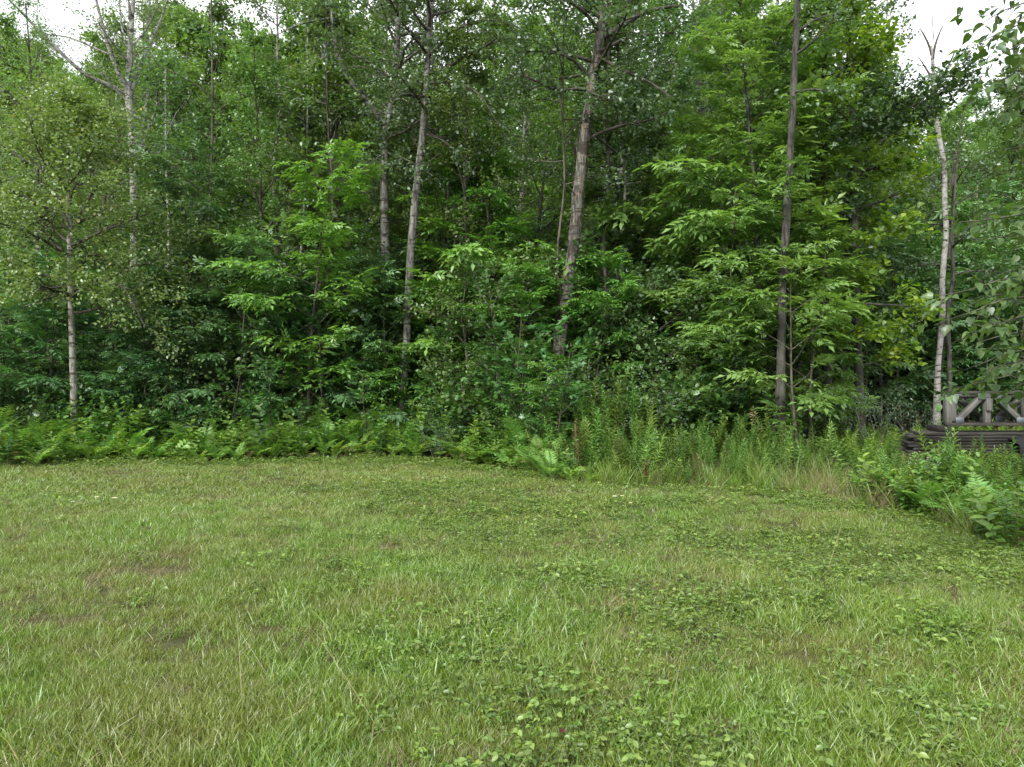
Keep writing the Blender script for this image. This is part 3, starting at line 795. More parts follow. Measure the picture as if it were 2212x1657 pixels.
# ash and maple saplings whose tops can be told: (apex u, apex v, depth, leaf colour, variant, label)
SAPS = [
    (470, 285, 17.3, 'ash', 2, "tallest blue-green ash sapling in the left half of the wood edge"),
    (335, 575, 16.4, 'ash', 1, "ash sapling with layered pale sprays right of the lichen-grey tree"),
    (672, 335, 17.0, 'ash_bright', 2, "fresh green ash sapling with a pointed top left of the aspens"),
    (520, 515, 16.8, 'ash', 1, "ash sapling standing in front of the tallest blue-green ash sapling"),
    (770, 560, 17.6, 'ash', 1, "ash sapling close to the left side of the leaning aspen trunk"),
    (955, 250, 17.8, 'ash_bright', 2, "bright green ash just right of the leaning aspen trunk"),
    (1085, 250, 17.4, 'ash_bright', 2, "bright green ash midway between leaning aspen and lichen poplar"),
    (1105, 575, 16.2, 'ash_bright', 1, "short vivid green ash sapling at the foot of the lichen poplar"),
    (1490, 250, 17.2, 'ash_yellow', 2, "yellow-green ash sapling midway between the lichen poplar and the tall ash"),
    (1545, 60, 18.2, 'ash_yellow', 2, "glowing yellow-green ash behind the left side of the tall ash"),
    (1610, 380, 15.6, 'ash_yellow', 5, "yellow-green ash sapling in front of the tall ash's thin trunk"),
    (1720, 250, 17.2, 'ash_yellow', 4, "yellow-green ash sapling behind the straight grey-brown trunk"),
    (1728, 560, 14.3, 'ash_yellow', 3, "yellow-green ash sapling crossing in front of the straight grey-brown trunk"),
    (1330, 640, 17.5, 'ash', 1, "dark green ash sapling right of the lichen poplar's foot"),
    (1745, 500, 15.6, 'ash_bright', 1, "ash sapling growing right of the grey-brown trunk"),
    (1560, 760, 15.6, 'ash', 0, "low ash sapling in front of the tall yellow-green ash"),
    
    (430, 850, 15.8, 'ash', 3, "low ash sapling with spread leaves above the left ferns"),
    (250, 760, 16.0, 'ash', 3, "small ash sapling right beside the lichen-grey trunk"),
]
for u, v, Y, c, k, lab in SAPS:
    h, parts = ASH_PARTS[c][k]; b = ground_at(u, Y)
    H = EYE - (v - CV) / F * Y - b[2]
    plant(parts, "ash_sapling", lab, "sapling", "ash saplings along the wood edge", b, R.uniform(0, 6.28), H / h)
MSAPS = [
    (590, 770, 16.0, 1, "maple sapling in front of the tall ash saplings"), (700, 640, 16.6, 1, "maple sapling with yellowish tips left of the leaning aspen"),
    (790, 800, 15.9, 0, "low maple sapling just left of the leaning aspen's foot"), (945, 690, 16.4, 1, "maple sapling just right of the leaning aspen's foot"),
    (1010, 860, 16.2, 2, "knee-high maple between the leaning aspen and the poplar"), (860, 640, 17.9, 3, "maple sapling half hidden behind the leaning aspen trunk"),
    (1260, 760, 15.8, 0, "maple sapling right in front of the lichen poplar"), (1420, 700, 16.8, 1, "maple sapling two strides right of the lichen poplar"),
    (60, 660, 17.0, 1, "maple sapling left of the lichen-grey trunk"), (210, 640, 17.6, 3, "maple sapling behind the lichen-grey trunk"), (1800, 640, 18.6, 1, "maple sapling behind the foot of the oak"),
    (640, 880, 15.6, 2, "short maple sapling rising just above the ferns")]
for u, v, Y, k, lab in MSAPS:
    h, parts = MAPLE_PARTS[k]; b = ground_at(u, Y)
    H = EYE - (v - CV) / F * Y - b[2]
    plant(parts, "maple_sapling", lab, "sapling", "maple saplings along the wood edge", b, R.uniform(0, 6.28), H / h)

rs_ = np.random.default_rng(61)
for u in np.arange(-70, 1600, 34):
    uu = u + rs_.uniform(-14, 14); Y = float(edge_Y(uu)) + (2.2 if uu < 1150 else 5.2) + rs_.uniform(0, 1.6)
    v = rs_.uniform(520, 800); b = ground_at(uu, Y); H = EYE - (v - CV) / F * Y - b[2]
    if rs_.random() < .45:
        c = 'ash' if uu < 850 or uu > 1760 else ('ash_bright' if uu < 1400 else 'ash_yellow')
        h, parts = ASH_PARTS[c][int(rs_.choice((0, 3, 1, 4, 5)))]; nm, lab = "ash_sapling", "young ash filling the leafy edge beside "
    elif rs_.random() < .5:
        h, parts = CHERRY_PARTS[int(rs_.integers(3))]; nm, lab = "cherry_sapling", "small-leaved young tree filling the leafy edge beside "
    else:
        h, parts = MAPLE_PARTS[int(rs_.choice((0, 1, 2, 4, 5)))]; nm, lab = "maple_sapling", "young maple filling the leafy edge beside "
    plant(parts, nm, lab + place_name(uu), "sapling", "young trees filling the wood edge", b, rs_.uniform(0, 6.28), H / h)

for u in np.arange(-60, 1230, 36):
    uu = u + rs_.uniform(-15, 15); Y = float(edge_Y(uu)) + rs_.uniform(1.7, 2.9); b = ground_at(uu, Y); H = rs_.uniform(1.2, 2.5)
    h, parts = (MAPLE_PARTS[int(rs_.choice((2, 5, 0)))] if rs_.random() < .6 else ASH_PARTS['ash' if uu < 800 else 'ash_bright'][int(rs_.choice((3, 0)))])
    plant(parts, "seedling_tree", "low leafy seedling right behind the fern bank before " + place_name(uu), "sapling", "low seedlings behind the fern bank", b, rs_.uniform(0, 6.28), H / h)

# slim bare stems seen between the leaves: (u at foot, u at top, width, depth, bark, words)
STEMS = [
    (362, 358, 8, 20, 'bark_birch', "thin white birch stem between the white birch and the ash saplings"), (585, 600, 8, 20, 'bark_dead', "thin pale stem behind the left ash saplings"),
    (632, 668, 7, 18.8, 'bark_birch', "thin white birch stem behind the pointed fresh green ash"), (462, 455, 9, 19.5, 'bark_slim', "slim brown stem behind the tallest ash sapling"),
    (935, 937, 9, 19.5, 'bark_aspen', "straight pale stem close behind the leaning aspen"), (866, 863, 9, 27, 'bark_aspen', "thin pale stem between the two aspens"),
    (1312, 1310, 13, 18.6, 'bark_dark', "dark stem right behind the lichen poplar"), (1342, 1350, 9, 19, 'bark_birch', "pale birch stem right of the dark stem"),
    (1200, 1218, 8, 16.9, 'bark_slim', "thin brown stem hugging the left of the lichen poplar"), (1440, 1438, 10, 23, 'bark_dark', "dark stem midway between poplar and tall ash"),
    (1555, 1560, 9, 24, 'bark_dark', "dark stem behind the yellow-green ashes"), (960, 965, 8, 18.6, 'bark_slim', "thin stem among the maples right of the leaning aspen"),
    (1900, 1905, 10, 25, 'bark_dark', "slim stem behind the linden"), (90, 85, 8, 21, 'bark_slim', "slim stem far left behind the lichen-grey tree"),
    (2052, 2056, 12, 20.8, 'bark_dark', "dark stem right behind the broken-topped birch"), (720, 705, 8, 18.2, 'bark_slim', "thin stem in the dark gap left of the leaning aspen")]
for i, (u0, u1, w, Y, bark, lab) in enumerate(STEMS):
    b = ground_at(u0, Y); vtop = -40 if not 1870 < u0 < 2120 else 330
    if u0 < 400: vtop = 150
    g_rng = np.random.default_rng(600 + i)
    top = pt(u1, vtop, Y) - b
    ts = np.linspace(0, 1, 8)
    tp = np.outer(ts, top) + np.c_[g_rng.normal(0, .07, (8, 2)) * np.sin(ts * 3.1)[:, None], np.zeros(8)]
    tp[0, 2] = -.08
    wd, lb, lv = crown_tree(650 + i, 0, 0, .55, 10, 1.7, .2, .9, DIAM, .10, 6, 5, 7, trunk=tp, rad=np.linspace(w / 2 / F * Y, w / 5 / F * Y, 8), k=7)
    plant(parts_of("slender_tree", wd, lv, bark, ('wood', 'wood_light', 'aspen')[i % 3]), "slender_tree", lab, "tree", "slender stems inside the wood", b)

# ------------------------------------------------------------------ the wood behind: trees and young growth in depth
VTOP_U = [-300, 0, 200, 330, 430, 600, 1000, 1090, 1200, 1300, 1500, 1840, 1890, 1960, 2080, 2140, 2300, 2600]
VTOP_V = [60, 60, 40, 20, -20, -50, -40, 40, 50, -50, -80, -40, 200, 270, 280, 160, 60, 0]


def darts(n, ymin, ymax, dmin, seed, extra=1.2, tries=6000, taken=None):
    rng = np.random.default_rng(seed); out = []; allp = list(taken or [])
    for _ in range(tries):
        if len(out) >= n: break
        Y = math.sqrt(rng.uniform(ymin ** 2, ymax ** 2)); X = rng.uniform(-1, 1) * (.735 * Y + extra)
        if all((X - a) ** 2 + (Y - b) ** 2 > dmin ** 2 for a, b in allp):
            out.append((X, Y)); allp.append((X, Y))
    return out


rb = np.random.default_rng(77)
back = darts(120, 19.2, 46, 2.55, 78)
back.sort(key=lambda p: p[1])
for i, (X, Y) in enumerate(back):
    u = u_of(X, Y)
    if (1890 < u < 2300 and Y < 25) or (170 < u < 350 and Y < 25.5): continue
    vt = float(np.interp(u, VTOP_U, VTOP_V)) + rb.uniform(-20, 260) * (1 if u < 1850 else .35)
    H = EYE + (CV - vt) / F * Y
    kind = rb.random()
    if kind < .10: h, parts = PINE_PARTS[int(rb.integers(2))]; nm, ct, gp, lb_ = "pine_tree", "pine", "pines inside the wood", "soft dark pine deep in the wood behind "
    elif kind < .155 and Y > 26: h, parts = BIRCH_PARTS[0]; nm, ct, gp, lb_ = "birch_tree", "tree", "birches inside the wood", "thin white birch deep in the wood behind "
    elif kind < (.70 if u < 380 else .22): h, parts = SPARSE_PARTS[int(rb.integers(3))]; nm, ct, gp, lb_ = "airy_tree", "tree", "airy trees inside the wood", "airy thin-leaved tree deep in the wood behind "
    else:
        k = int(rb.integers(len(WOOD_PARTS))) if u < 1850 else int(rb.choice((1, 4, 1, 2)))
        h, parts = WOOD_PARTS[k]; nm, ct = "forest_tree", "tree"
        lb_ = ("dark green leafy tree deep in the wood behind ", "light green leafy tree deep in the wood behind ", "slim dark leafy tree deep in the wood behind ",
               "grey-green aspen deep in the wood behind ", "lobe-leaved light green tree deep in the wood behind ")[k]
        gp = "leafy trees inside the wood"
    plant(parts, nm, lb_ + place_name(u), ct, gp, (X, Y, float(gz(X, Y))), rb.uniform(0, 6.28), H / h)

under = darts(120, 17.4, 31, 1.05, 79, 1.0)
under.sort(key=lambda p: p[1])
for i, (X, Y) in enumerate(under):
    u = u_of(X, Y)
    if (1900 < u and Y < 23) or (1600 < u and Y < 19.5): continue
    H = rb.uniform(2.6, 6.0) + (Y - 17) * .30
    if rb.random() < .5:
        c = 'ash' if u < 850 else ('ash_bright' if u < 1300 else ('ash_yellow' if 1400 < u < 1760 else 'ash'))
        h, parts = ASH_PARTS[c][int(rb.integers(3))]; nm, w_ = "ash_sapling", "young ash in the shade behind "
    else:
        h, parts = MAPLE_PARTS[int(rb.choice((0, 1, 3, 4, 5)))]; nm, w_ = "maple_sapling", "young maple in the shade behind "
    plant(parts, nm, w_ + place_name(u), "sapling", "young trees in the shade of the wood", (X, Y, float(gz(X, Y))), rb.uniform(0, 6.28), H / h)

rm_ = np.random.default_rng(63)
for i, u in enumerate(list(np.arange(430, 1160, 62)) + list(np.arange(1330, 1780, 70))):
    uu = u + rm_.uniform(-20, 20); Y = rm_.uniform(18.6, 21.5) + (2.5 if 770 < u < 960 else 0); b = ground_at(uu, Y)
    k = int(rm_.choice((1, 4, 1, 0, 2))); h, parts = WOOD_PARTS[k]
    v = rm_.uniform(0, 300); H = EYE - (v - CV) / F * Y - b[2]
    plant(parts, "forest_tree", ("full dark green tree", "full light green tree", "slim full green tree", "", "full lobe-leaved tree")[k] + " rising right behind " + place_name(uu), "tree", "full trees behind the wood edge", b, rm_.uniform(0, 6.28), H / h)

for i, u in enumerate((-20, 55, 120, 190, 250, 310, 365, 410, 20, 95, 160, 225, 340)):
    Y = rm_.uniform(26.5, 33); b = ground_at(u, Y); h, parts = (SPARSE_PARTS[i % 3] if i % 3 != 1 and i < 8 else WOOD_PARTS[(1, 4)[i % 2]]) if i != 5 else PINE_PARTS[0]
    H = EYE - (rm_.uniform(20, 130) - CV) / F * Y - b[2]
    if i >= 8: H *= .93
    plant(parts, "airy_tree" if i != 5 else "pine_tree", ("airy tree standing against the sky behind the many-stemmed white birch" if i != 5 else "blue-green pine standing against the sky behind the many-stemmed white birch"), "tree", "trees against the sky at upper left", b, rm_.uniform(0, 6.28), H / h)

# shrubs under the trees' edge
def shrub_at(kind, u, Y, H, label, group):
    v = SHRUB_PARTS[kind]; h, parts = v[int(rb.integers(len(v)))]
    plant(parts, "shrub", label, "shrub", group, ground_at(u, Y), rb.uniform(0, 6.28), H / h)


for i, u in enumerate(np.arange(-60, 1560, 62)):
    u = u + rb.uniform(-22, 22)
    Y = edge_Y(u) + (2.0 if u < 1150 else 4.8) + rb.uniform(-.3, 1.2)
    shrub_at('willow' if (u < 110 or 1040 < u < 1130 or rb.random() < .08) else 'shrub', u, Y, rb.uniform(.8, 1.7), "leafy waist-high shrub in the dark under " + place_name(u), "shrubs under the wood edge")
for u, v, Y, nm, lab in ((30, 850, 15.6, 'willow', "blue-grey willow bush at the left end of the wood edge"), (100, 890, 15.3, 'willow', "low blue-grey willow bush left of the lichen-grey trunk"),
                         (1380, 800, 15.2, 'willow', "small-leaved bush with pale upright shoots right of the poplar"), (1120, 820, 15.8, 'willow', "dense fine-leaved bush left of the poplar's foot"),
                         (1895, 810, 14.0, 'sedge', "feathery willow shoot in the gap right of the linden"), (1985, 855, 13.2, 'sedge', "narrow-leaved bush standing left of the wooden trusses"),
                         (940, 905, 14.6, 'willow', "wispy low bush between the aspen and the poplar"), (1735, 870, 17.6, 'shrub', "broad-leaved bush behind the grey-brown trunk")):
    b = ground_at(u, Y)
    shrub_at(nm, u, Y, EYE - (v - CV) / F * Y, lab, "shrubs along the wood edge")

# ------------------------------------------------------------------ scattered stuff by geometry nodes
def proto(mesh_list, name):
    c = bpy.data.collections.new(name)
    for i, me in enumerate(mesh_list):
        o = bpy.data.objects.new("%s_%02d" % (name, i), me); c.objects.link(o)
    return c


def gn_scatter(name, P, rot, scl, idx, coll):
    P = np.asarray(P, np.float32); n = len(P)
    me = bpy.data.meshes.new(name); me.vertices.add(n); me.vertices.foreach_set("co", P.ravel())
    a = me.attributes.new("rot", 'FLOAT_VECTOR', 'POINT'); a.data.foreach_set("vector", np.asarray(rot, np.float32).ravel())
    a = me.attributes.new("scl", 'FLOAT', 'POINT'); a.data.foreach_set("value", np.asarray(scl, np.float32))
    a = me.attributes.new("idx", 'INT', 'POINT'); a.data.foreach_set("value", np.asarray(idx, np.int32))
    me.update()
    ng = bpy.data.node_groups.new(name, 'GeometryNodeTree')
    ng.interface.new_socket("Geometry", in_out='INPUT', socket_type='NodeSocketGeometry')
    ng.interface.new_socket("Geometry", in_out='OUTPUT', socket_type='NodeSocketGeometry')
    N, L = ng.nodes, ng.links
    gi, go = N.new("NodeGroupInput"), N.new("NodeGroupOutput")
    ci = N.new("GeometryNodeCollectionInfo"); ci.inputs["Collection"].default_value = coll
    ci.inputs["Separate Children"].default_value = True; ci.inputs["Reset Children"].default_value = True
    io = N.new("GeometryNodeInstanceOnPoints"); io.inputs["Pick Instance"].default_value = True

    def attr(nm, ty):
        k = N.new("GeometryNodeInputNamedAttribute"); k.data_type = ty; k.inputs["Name"].default_value = nm
        return k.outputs["Attribute"]
    er = N.new("FunctionNodeEulerToRotation"); L.new(attr("rot", 'FLOAT_VECTOR'), er.inputs[0])
    L.new(gi.outputs[0], io.inputs["Points"]); L.new(ci.outputs[0], io.inputs["Instance"])
    L.new(attr("idx", 'INT'), io.inputs["Instance Index"]); L.new(er.outputs[0], io.inputs["Rotation"])
    L.new(attr("scl", 'FLOAT'), io.inputs["Scale"])
    L.new(io.outputs[0], go.inputs[0])
    o = obj(name, me)
    md = o.modifiers.new("scatter", 'NODES'); md.node_group = ng
    return o


# the far wood that closes the view
rf = np.random.default_rng(90)
far = darts(150, 47, 66, 2.2, 91, 3)
fp = np.array([(x, y, float(gz(x, y))) for x, y in far])
fu = u_of(fp[:, 0], fp[:, 1]); fH = EYE + (CV - np.interp(fu, VTOP_U, VTOP_V) - rf.uniform(90, 260, len(fp)) * np.where(fu < 1850, 1, .25)) / F * fp[:, 1]
far_meshes = [p[1][1][1] for p in WOOD_PARTS]
fi = rf.integers(0, len(far_meshes), len(fp)); hs_ = np.array([p[0] for p in WOOD_PARTS])
o = gn_scatter("distant_wood", fp - np.c_[np.zeros((len(fp), 2)), np.full(len(fp), 2.5)], np.c_[np.zeros((len(fp), 2)), rf.uniform(0, 6.28, len(fp))], fH / hs_[fi], fi, proto(far_meshes, "far_crown"))
tag(o, "far leafy wood closing the view behind the trees", "wood", kind="stuff")

# shaded young growth between the far trunks
uy = darts(420, 24, 58, 1.15, 92, 2, 12000); up_ = np.array([(x, y, float(gz(x, y))) for x, y in uy]); n = len(up_)
um = [MAPLE_PARTS[k][1][1][1] for k in range(4)] + [ASH_PARTS['ash'][k][1][1][1] for k in range(3)]
uh = np.array([MAPLE_PARTS[k][0] for k in range(4)] + [ASH_PARTS['ash'][k][0] for k in range(3)]); ui = rf.integers(0, 7, n)
o = gn_scatter("undergrowth", up_ - np.c_[np.zeros((n, 2)), np.full(n, .3)], np.c_[np.zeros((n, 2)), rf.uniform(0, 6.28, n)], rf.uniform(3.5, 8.0, n) / uh[ui], ui, proto(um, "young_crown"))
tag(o, "shaded leafy undergrowth deep between the far trunks", "undergrowth", kind="stuff")

# ------------------------------------------------------------------ ferns, goldenrod and weeds at the lawn's edge
def frond(seed, L, pairs, w, arch, leaf):
    rng = np.random.default_rng(seed); g = Geo()
    t = np.linspace(0, 1, 9); ang = 1.38 - arch * t ** 1.2
    dx = np.cos(ang) * L / 8; dz = np.sin(ang) * L / 8
    pts = np.stack([np.concatenate([[0], np.cumsum(dx[1:])]), np.zeros(9), np.concatenate([[0], np.cumsum(dz[1:])])], -1)
    tube(g, pts, np.linspace(.006, .002, 9) * L / .7, 3)
    tt = np.linspace(.22, .98, pairs); p, d = along(pts, tt)
    nrm = unit(np.cross(d, np.array((0, 1.0, 0)))); nrm *= np.sign(nrm[:, 2:3] + 1e-6)
    ln = w * np.sin(np.pi * (.12 + .86 * (tt - .22) / .76)) ** .8 + .02
    for s in (-1, 1):
        X = unit(d * .45 + np.array((0, s * 1.0, 0)) + nrm * .10 + rng.normal(0, .07, (pairs, 3)))
        place(g, leaf, p, X, nrm, ln * rng.uniform(.9, 1.1, pairs), np.clip(.45 + rng.normal(0, .15, pairs) + .15 * tt, 0, 1))
    return g


NARROW = T_([(0, 0, 0), (.3, .13, .02), (1, 0, -.12), (.3, -.13, .02)], [(0, 2, 1), (0, 3, 2)])
FROND = [frond(s, .80, 17, .15, a, NARROW).mesh("frond", M['fern']) for s, a in ((1, 1.1), (2, 1.4), (3, .8))]
FROND_Y = [frond(s, .50, 8, .14, a, RHOMB).mesh("frond", M['fern_yellow']) for s, a in ((4, 1.0), (5, 1.5), (6, 1.2))]
rm = np.random.default_rng(55)


def fern(x, y, sc, meshes, label, group, n=None):
    e = empty("fern", (x, y, float(gz(x, y))), rm.uniform(0, 6.28), sc); tag(e, label, "fern", group)
    n = n or int(rm.integers(5, 8))
    for i in range(n):
        f = obj("frond", meshes[int(rm.integers(len(meshes)))], e)
        f.rotation_euler = (rm.normal(0, .12), rm.normal(0, .16) + .05, i * 6.283 / n + rm.normal(0, .25))
        s = rm.uniform(.75, 1.15); f.scale = (s, s, s)


FROND_D = [frond(7, .6, 10, .10, 1.7, NARROW).mesh("frond", M['straw'])]
for i in range(26):
    u = rm.uniform(-40, 1300); Y = float(edge_Y(u)) + rm.uniform(.05, .9)
    fern((u - CU) / F * Y, Y, rm.uniform(.6, 1.0), FROND_D, "withered brown fern at the foot of the bank before " + place_name(u), "withered ferns in the bank", 3)
# the fern bank along the far edge of the lawn
cnt = 0
for row, (dy, step, lo, hi) in enumerate(((.25, 36, .65, 1.0), (.75, 42, .9, 1.3), (1.35, 46, 1.1, 1.6), (2.0, 50, 1.3, 1.75))):
    for u in np.arange(-60, 1180, step):
        uu = u + rm.uniform(-14, 14); Y = float(edge_Y(uu)) + dy + rm.uniform(-.2, .25); x = (uu - CU) / F * Y
        yel = (row == 0 and rm.random() < .7) or rm.random() < .12
        sc = rm.uniform(lo, hi)
        if yel: fern(x, Y, sc * 1.15, FROND_Y, "yellow-green fern at the foot of the fern bank before " + place_name(uu), "ferns in the bank along the lawn")
        else: fern(x, Y, sc * .92, FROND, "green feathery fern in the bank before " + place_name(uu), "ferns in the bank along the lawn")
for u, Y, sc, m_ in ((1195, 11.2, .95, 0), (1230, 11.0, .9, 1), (1255, 11.35, .9, 1), (1170, 11.9, 1.0, 0), (1215, 11.7, 1.1, 1), (1270, 10.9, .7, 1), (1145, 12.3, 1.0, 0), (1185, 12.6, 1.1, 0), (1120, 13.0, 1.0, 0)):
    fern((u - CU) / F * Y, Y, sc * .8, (FROND, FROND_Y)[m_], "fern spilling onto the grass where the bank turns the corner", "ferns at the corner of the bank", 8)
for u, Y, sc in ((1960, 8.6, .9), (2000, 8.3, 1.0), (1930, 9.0, .9), (2045, 8.1, .9), (2085, 7.7, 1.0), (2140, 7.4, .95), (2190, 7.1, 1.0), (1900, 9.4, .85), (1975, 9.2, 1.0), (2030, 8.9, 1.0), (2175, 7.5, 1.0)):
    fern((u - CU) / F * Y, Y, sc * .8, FROND, "fern at the front of the weedy corner below the wooden trusses", "ferns in the corner below the trusses", 7)


def stalk(seed, H, kind):
    rng = np.random.default_rng(seed); g = Geo()
    q = walk(rng, (0, 0, 0), (rng.normal(0, .10), rng.normal(0, .10), 1), H, 6, .04, .02)
    tube(g, q, np.linspace(.005, .002, 7), 3)
    if kind == 'golden': n, L, tp, el = int(H * 62), .105, RHOMB, .55
    else: n, L, tp, el = int(H * 26), .13, OVATE, .2
    t = np.linspace(.12, 1.0, n); p, d = along(q, t); az = np.arange(n) * 2.4 + rng.normal(0, .2, n)
    e = el * (1 - .2) + .5 * t ** 3 + rng.normal(0, .15, n)
    X = np.stack([np.cos(az) * np.cos(e), np.sin(az) * np.cos(e), np.sin(e)], -1)
    s = L * (.75 + .45 * np.sin(np.pi * t)) * rng.uniform(.8, 1.2, n) * np.where(t > .93, .7, 1)
    v, f = tp
    v = v * np.array((1, .62 if kind == 'golden' else .9, 1.6))
    place(g, (v, f), p, X, unit(UP + np.c_[-X[:, :2] * .3, np.zeros(n)]), s, np.clip(.30 + .45 * t + rng.normal(0, .12, n), 0, 1))
    return g


STALK = [stalk(10 + i, h, 'golden').mesh("stalk", M['golden']) for i, h in enumerate((.95, .8, 1.1, .9))]
STALK_B = [stalk(20 + i, h, 'broad').mesh("stalk", M[('shrub', 'bright_leaf')[i % 2]]) for i, h in enumerate((.75, .6, .9, .7, .5, .8))]
STALK_Y = [stalk(40 + i, h, 'golden').mesh("stalk", M['fern_yellow']) for i, h in enumerate((.9, .75))] + [stalk(45, .7, 'broad').mesh("stalk", M['bright_leaf'])]
STALK_DEAD = [stalk(30 + i, h, 'golden').mesh("stalk", M['straw']) for i, h in enumerate((.8, 1.0))]


def clump(name, x, y, sc, meshes, label, group, n, spread=.16):
    e = empty(name, (x, y, float(gz(x, y))), rm.uniform(0, 6.28), sc); tag(e, label, "plant", group)
    for i in range(n):
        s = obj("stalk", meshes[int(rm.integers(len(meshes)))], e)
        a = rm.uniform(0, 6.28); r = spread * math.sqrt(rm.random()); s.location = (r * math.cos(a), r * math.sin(a), 0)
        s.rotation_euler = (rm.normal(0, .2), rm.normal(0, .2), rm.uniform(0, 6.28)); k = rm.uniform(.55, 1.15); s.scale = (k, k, k)


# goldenrod thicket right of the corner
for row in range(9):
    for u in np.arange(1195 if row else 1275, 2000, 42):
        uu = u + rm.uniform(-18, 18); Y = float(edge_Y(uu)) + .3 + row * .55 + rm.uniform(-.3, .3) + .8 * float(vnoise(uu, 0, 90, 3)) - .4
        if uu > 1690 and row < 2: continue
        if (uu > 1860 and Y < 10.3) or (uu > 1780 and row > 4): continue
        x = (uu - CU) / F * Y
        sc = (rm.uniform(.7, 1.1) + (.25 if row > 3 else 0) - (.3 if row == 0 else 0)) * (.55 + .5 * float(vnoise(uu, Y * 60, 70, 4))) * (.8 if uu > 1700 else (1.2 if uu < 1420 else 1))
        rr_ = rm.random()
        if rr_ < .05: clump("dead_weed", x, Y, sc, STALK_DEAD, "dry straw-coloured weed among the goldenrod before " + place_name(uu), "dry weeds in the tall weeds", 3, .15)
        elif rr_ < .76: clump("goldenrod", x, Y, sc, STALK, "narrow-leaved goldenrod clump " + ("at the front", "in the middle", "at the back")[row // 3] + " of the tall weeds before " + place_name(uu), "goldenrod in the tall weeds", 5, .22)
        else: clump("broadleaf_weed", x, Y, sc * .95, STALK_B, "broad-leaved weed among the goldenrod before " + place_name(uu), "broad-leaved weeds in the tall weeds", 4, .2)
# weeds around the trusses and in the gap behind
for i, (u, Y, sc) in enumerate([(float(a), float(b), float(c)) for a, b, c in zip(rm.uniform(1880, 2250, 80), rm.uniform(8.4, 9.85, 80), rm.uniform(.7, 1.12, 80))]):
    Y = max(Y, float(edge_Y(u)) + .15)
    if u < 2020: sc *= .72
    clump("goldenrod", (u - CU) / F * Y, Y, sc * (.8 if Y > 9.2 else .7), STALK, "goldenrod clump in the weeds below the wooden trusses", "goldenrod below the trusses", 5, .2)
for i in range(26):
    u = rm.uniform(1960, 2260); Y = rm.uniform(max(7.3, float(edge_Y(u)) + .2), 9.2)
    clump("broadleaf_weed", (u - CU) / F * Y, Y, rm.uniform(.55, .95), STALK_B, "broad-leaved weed in the corner below the wooden trusses", "broad-leaved weeds below the trusses", 4, .16)
for i in range(7):
    u = rm.uniform(2025, 2135); Y = rm.uniform(9.35, 9.8)
    clump("goldenrod", (u - CU) / F * Y, Y, rm.uniform(.8, .95), STALK, "tall goldenrod clump hiding the middle of the lumber pile", "tall goldenrod before the lumber pile", 4, .18)
for i in range(70):
    u = rm.uniform(1780, 2260); Y = rm.uniform(11.5, 19.5)
    clump("goldenrod", (u - CU) / F * Y, Y, rm.uniform(.55, .85), STALK_Y, "light green weed clump in the clearing behind the wooden trusses", "weeds in the clearing", 6, .3)
for i in range(34):
    u = rm.uniform(1840, 2240); Y = float(edge_Y(u)) + abs(rm.normal(.1, .45)) - .1
    clump("broadleaf_weed", (u - CU) / F * Y, Y, rm.uniform(.45, .9), STALK_B, "broad-leaved weed spilling onto the lawn at the front of the right corner", "broad-leaved weeds at the lawn's right corner", 4, .2)
# leafy ground plants in the fern bank
for i in range(140):
    u = rm.uniform(-30, 1180); Y = float(edge_Y(u)) + rm.uniform(.1, 2.6)
    clump("broadleaf_weed", (u - CU) / F * Y, Y, rm.uniform(.6, 1.4), STALK_B, "broad-leaved plant among the ferns before " + place_name(u), "broad-leaved plants among the ferns", 4, .18)

# ------------------------------------------------------------------ the lawn
def blade_tuft(seed, n, h, w, r, mat, lean=.35, curl=.5, tone=(0, 1), stiff=0.0):
    rng = np.random.default_rng(seed); g = Geo()
    a = rng.uniform(0, 6.28, n); rr = r * np.sqrt(rng.random(n)); P = np.stack([rr * np.cos(a), rr * np.sin(a), np.full(n, -.005)], -1)
    az = rng.uniform(0, 6.28, n); H = h * (.3 + 1.3 * rng.beta(1.6, 3.0, n)) * 1.15; ln = np.abs(rng.normal(lean, .25, n)); W = w * rng.uniform(.7, 1.3, n)
    D = np.stack([np.cos(az), np.sin(az), np.zeros(n)], -1); B = np.stack([-np.sin(az), np.cos(az), np.zeros(n)], -1)
    # blades turn their face in any direction
    tw = rng.uniform(0, 6.28, n); B = np.stack([np.cos(tw), np.sin(tw), np.zeros(n)], -1)
    V = []
    for t, ww in ((0, .8), (.4, 1.0), (.75, .7), (1, 0)):
        c = P + D * (H * (ln * t + curl * t * t * rng.uniform(.3, 1, n)))[:, None] + UP * (H * (t - .25 * curl * t * t))[:, None]
        if ww: V += [c - B * (W * ww / 2)[:, None], c + B * (W * ww / 2)[:, None]]
        else: V += [c]
    V = np.stack(V, 1).reshape(-1, 3); o_ = (np.arange(n) * 7)[:, None]
    Q = np.concatenate([o_ + np.array([[0, 1, 3, 2]]), o_ + np.array([[2, 3, 5, 4]])]); T = o_ + np.array([[4, 5, 6]])
    g.add(V, T=T, Q=Q, a=np.repeat(tone[0] + (tone[1] - tone[0]) * rng.beta(2, 2, n), 7))
    return g.mesh("tuft", mat)


OVATE_B = (OVATE[0] * (1, .95, 2.2), OVATE[1])


